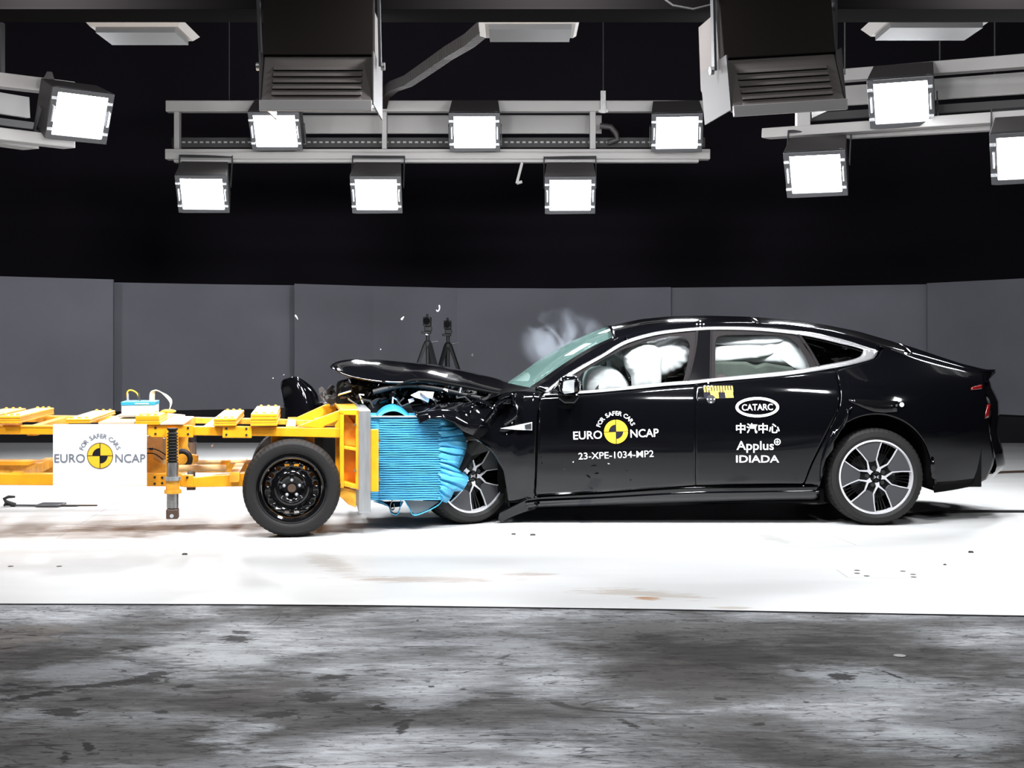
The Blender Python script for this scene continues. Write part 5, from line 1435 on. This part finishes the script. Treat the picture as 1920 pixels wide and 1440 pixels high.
m = MB(); m.hexa([B(x, y, V0 - .012) for x, y in q4(695.5, 826, 779.5, 782)], [B(x, y, V0 + .6) for x, y in q4(695.5, 826, 779.5, 782)]); m.build('top_edge_sheet', M_rail, bar)
# crushed front: fan of folded vertical-ish strips
nose = [(826, 780), (838, 784), (852, 795), (865, 808), (873, 822), (877, 840), (875, 858), (866, 870), (860, 878), (871, 886), (879, 896), (876, 908), (868, 919), (852, 921), (846, 935), (838, 944), (826, 938)]
edge_ = lerpc(nose, 70); base_ = [(824 + 3 * math.sin(i * 1.3), 781 + 157 * i / 69) for i in range(70)]
rows = []
_st = []
while len(_st) < 70: _st += [rb.uniform(-.010, .014)] * rb.randint(3, 6)
fold = _st[:70]
for i in range(70):
    sh = i > 0 and fold[i] != fold[i - 1]
    b0, e0 = base_[i], edge_[i]
    r_ = []
    for j in range(9):
        t = j / 8
        x = b0[0] + (e0[0] - b0[0]) * t; y = b0[1] + (e0[1] - b0[1]) * t + 1.2 * math.sin(t * 5 + i * .4)
        v = V0 + (.012 if sh else -.004) + fold[i] * (.3 + t) + .10 * t ** 3 + .006 * noise.noise(Vector((x * .09, y * .10, 2))) * 2
        r_.append(B(x, y, v))
    r_.append(B(e0[0] - 3, e0[1], V0 + .5))
    rows.append(r_)
m = MB(); m.grid(rows); m.build('crushed_nose', M_blue, bar, smooth=22, recalc=False)
# arched sheet over the top
up_ = curve([(696, 792), (703, 778), (715, 765), (728, 758.5), (741, 758), (754, 764), (768, 777), (780, 789)], 5)
lo_ = curve([(698, 796), (706, 786), (718, 776), (730, 771), (742, 770.5), (754, 775), (767, 784), (782, 795)], 5)
P = []
for (x, y), (u, v) in zip(up_, lo_): P.append([B(x, y, V0 + .75), B(x, y, V0 + .35), B((x + u) / 2, (y + v) / 2 - 1, V0 + .16), B(u, v, V0 + .02)])
m = MB(); m.grid(P); m.build('arched_cover_sheet', M_bluein, bar, smooth=60, solid=.004)
m = MB(); m.hexa([B(x, y, V0 + .1) for x, y in [(700, 781), (716, 776), (742, 772), (766, 781), (775, 781)]], [B(x, y, V0 + .6) for x, y in [(700, 781), (716, 776), (742, 772), (766, 781), (775, 781)]]); m.build('top_void', M_under, bar)
# curled sheets hanging underneath
def ribbon(pts, v0, v1, mt, name, sl=0):
    c_ = curve(pts, 5); P = [[B(x, y, v0), B(x + sl, y - 2, (v0 + v1) / 2), B(x + sl * 2, y - 3, v1)] for x, y in c_]
    m = MB(); m.grid(P); m.build(name, mt, bar, smooth=60, solid=.004)
ribbon([(699, 938), (715, 942), (728, 950), (733, 962), (744, 966), (750, 955), (752, 940)], V0 + .02, V0 + .6, M_bluein, 'hanging_sheet')
ribbon([(735, 940), (731, 948), (734, 958), (740, 955), (739, 945)], V0 + .0, V0 + .4, M_greyin, 'hanging_sheet')
ribbon([(757, 937), (766, 952), (776, 967), (800, 960), (822, 948), (830, 938)], V0 - .01, V0 + .12, M_bluein, 'hanging_sheet')
m = MB(); A = [(760, 938), (777, 965), (800, 957), (824, 940)]; m.hexa([B(x, y, V0 + .03) for x, y in A], [B(x, y, V0 + .5) for x, y in A]); m.build('hanging_sheet_inside', M_greyin, bar)
m = MB(); A = [(698, 940), (757, 940), (752, 950), (733, 952), (718, 946)]; m.hexa([B(x, y, V0 + .3) for x, y in A], [B(x, y, V0 + .8) for x, y in A]); m.build('under_sheet', M_bluein, bar)

# ------------------------------------------------------------------ camera tripods behind the car
def tripod(px, pytop, D, label, flip):
    c = at(px, 0, D).x; s = D / F
    r = empty('camera_tripod', (c, D, 0)); tag(r, label, 'tripod', 'black camera tripods by the backdrop')
    def q(x, y): return at(px, 650, D).x + x * s, HC + (HY - y) * s
    hub = Vector((0, 0, at(0, pytop + 48, D).z))
    for k, a in enumerate((200, 320, 80) if not flip else (220, 340, 100)):
        foot = Vector((.52 * math.cos(R(a)), .52 * math.sin(R(a)), .0)); kn = hub.lerp(foot, .45)
        m = MB(); m.beam(hub + Vector((.03 * math.cos(R(a)), .03 * math.sin(R(a)), 0)), kn, .05, .035); m.beam(hub.lerp(foot, .3), foot + Vector((0, 0, .01)), .03, .025); m.build('leg', M_black, r)
    m = MB(); m.tube([hub + Vector((0, 0, .14)), hub - Vector((0, 0, .35))], .022, 10); m.ball(hub, .05, 6); m.build('centre_column', M_black, r, smooth=60)
    m = MB(); m.bb(-.075, .04, -.05, .05, hub.z + .12, hub.z + .15); m.bb(-.04, .05, -.04, .04, hub.z + .15, hub.z + .21); m.build('pan_head', M_black, r, bevel=.01)
    m = MB(); m.tube([hub + Vector((.02, 0, .02)), hub + Vector((.12, 0, .035))], .009, 8); m.build('pan_handle', M_dsteel, r)
    z = hub.z + .21
    m = MB(); m.bb(-.05, .04, -.09, .09, z, z + .11); m.bb(-.02, .01, -.02, .02, z + .11, z + .145); m.build('camera_body', M_black, r, bevel=.01)
    m = MB(); m.lathe([(.0001, -.15), (.042, -.15), (.036, -.09)], 16, 'y', (-.005, 0, z + .06)); m.build('camera_lens', M_blackgloss, r)
    return r
tripod(802, 597, 15.4, 'black camera tripod behind the bonnet, the left of two', False)
tripod(840, 600, 16.6, 'black camera tripod behind the bonnet, the right of two', True)

# ------------------------------------------------------------------ flying and fallen fragments
rnd = random.Random(5)
frags = [(555, 594, 9.2, 9, M_clip, 'pale triangular fragment flying above the raised bumper piece'), (755, 596, 9.2, 8, M_clip, 'pale sliver flying left of the tripods'),
         (800, 628, 9.0, 6, M_clip, 'small white fragment in front of the left tripod'), (714, 655, 9.1, 5, M_clip, 'small white sliver flying above the bonnet tip'),
         (886, 665, 9.1, 5, M_dsteel, 'dark fragment flying right of the tripods'), (376, 586, 9.3, 3, M_dsteel, 'tiny grey fragment flying far left over the trolley'),
         (532, 703, 9.2, 3.5, M_clip, 'tiny pale fragment just above the bumper piece'), (512, 709, 9.2, 2.5, M_clip, 'tiny pale fragment left of the bumper piece'),
         (710, 722, 8.9, 4, M_clip, 'white triangular fragment under the bonnet'), (398, 836, 8.9, 6, M_clip, 'small silver bolt flying between the trolley rails'),
         (1108, 915, 8.75, 9, M_black, 'black splinter in front of the front door'), (1120, 888, 8.75, 9, M_blackgloss, 'shiny black splinter flying below the door code'),
         (1182, 900, 8.75, 7, M_blackgloss, 'curled black splinter low on the front door'), (1075, 866, 8.75, 4, M_clip, 'small white chip left below the door code'),
         (1141, 869, 8.75, 4.5, M_clip, 'small white chip below the middle of the door code'), (1058, 880, 8.75, 4, M_dsteel, 'dark chip near the front edge of the front door'),
         (1016, 868, 8.75, 4, M_blackgloss, 'black chip behind the front wheel'), (950, 814, 8.7, 3, M_clip, 'white speck on the crumpled wing')]
for x, y, D, r_, mt, lab in frags:
    s_ = r_ / F * D * .8
    m = shard('fragment', x, y, D, s_, mt, n=4, flat=.15); c = at(x, y, D); m.v = [v - c for v in m.v]
    o = m.build('fragment', mt); o.location = c; tag(o, lab, 'fragment', 'fragments flying from the crash')
m = MB(); c = at(821, 578, 9.1); m.tube([at(x, y, 9.1) - c for x, y in curve([(823, 572), (824, 579), (821, 584), (818, 581)], 4)], .004, 6); o = m.build('fragment', M_clip); o.location = c; tag(o, 'hook shaped pale strip flying above the tripods', 'fragment', 'fragments flying from the crash')
for x, y, r_, lab in [(963, 1003, 4, 'small black crumb on the floor, left of two below the door'), (999, 1004.5, 5, 'small black crumb on the floor, right of two below the door'),
                      (346, 1041, 5, 'small dark crumb on the floor right of the strut foot'), (1821, 1037, 5, 'dark curved crumb on the pale floor behind the car'), (1772, 1060, 3, 'tiny dark crumb on the pale floor near the bolt holes')]:
    X, Y = gpt(x, y); s_ = r_ / F * Y
    m = MB(); rows = []
    for i in range(7):
        a = math.pi * i / 6; rows.append([Vector((s_ * math.cos(a), s_ * .5 * math.sin(a) + w_, .001 + h_)) for w_, h_ in ((0, 0), (s_ * .5, s_ * .45))])
    m.grid(rows); o = m.build('debris_crumb', M_black, solid=.004); o.location = (X, Y, 0); tag(o, lab, 'fragment', 'crumbs lying on the pale floor')
# torn trim lying left of the trolley
X, Y = gpt(60, 950)
r = empty('fallen_trim', (X, Y, 0)); tag(r, 'black torn bracket with a long thin trim strip lying on the floor at the far left', 'trim strip')
s_ = Y / F
m = MB(); m.beam((-50 * s_, 0, .012), (85 * s_, .02, .006), .04, .008); m.build('trim_strip', M_black, r)
m = MB(); m.bb(10 * s_, 55 * s_, -.05, .12, .004, .02); m.build('grey_cover', M_dsteel, r, bevel=.004)
m = MB(); m.tube([(-32 * s_, 0, .01), (-48 * s_, 0, .035), (-52 * s_, 0, .06), (-44 * s_, 0, .075), (-32 * s_, 0, .075)], [.02, .016, .014, .012, .008], 8); m.tube([(-48 * s_, 0, .04), (-54 * s_, .02, .005)], .008, 6); m.build('hooked_bracket', M_black, r, smooth=60)
m = MB(); m.tube([(55 * s_, 0, .01), (92 * s_, .03, .006), (120 * s_, .03, .006)], .006, 6); m.build('torn_wire', M_brown, r)
# bolt holes let into the pale floor
for x, y in [(20, 1062), (111, 1062), (1607, 1069.5), (1607, 1075), (1625, 1080), (1693, 1071), (1712, 1077), (1713, 1082)]:
    X, Y = gpt(x, y); m = MB(); m.lathe([(.0001, .0015), (.012, .0015), (.013, .0)], 16, 'z')
    o = m.build('floor_bolt_hole', M_black); o.location = (X, Y, 0); o.scale = (1.2, 1.2, 1)
    tag(o, kind='structure')
X, Y = gpt(1687, 1227); m = MB(); m.lathe([(.0001, .002), (.024, .002), (.026, .0)], 20, 'z'); o = m.build('floor_cap', M_black); o.location = (X, Y, -.006); tag(o, kind='structure')
m = MB(); m.tube([Vector((*gpt(x, y), .01)) for x, y in curve([(1640, 972), (1780, 962), (1960, 961)], 5)], .010, 6); tag(m.build('floor_cable', M_black), 'thin black cable lying on the floor behind the rear wheel', 'cable')
m = MB(); m.tube([Vector((*gpt(x, y), .01)) for x, y in curve([(1850, 889), (1890, 887), (1980, 884)], 5)], .012, 6); tag(m.build('floor_cable', M_brown), 'thin brown cable lying on the floor behind the tail', 'cable')
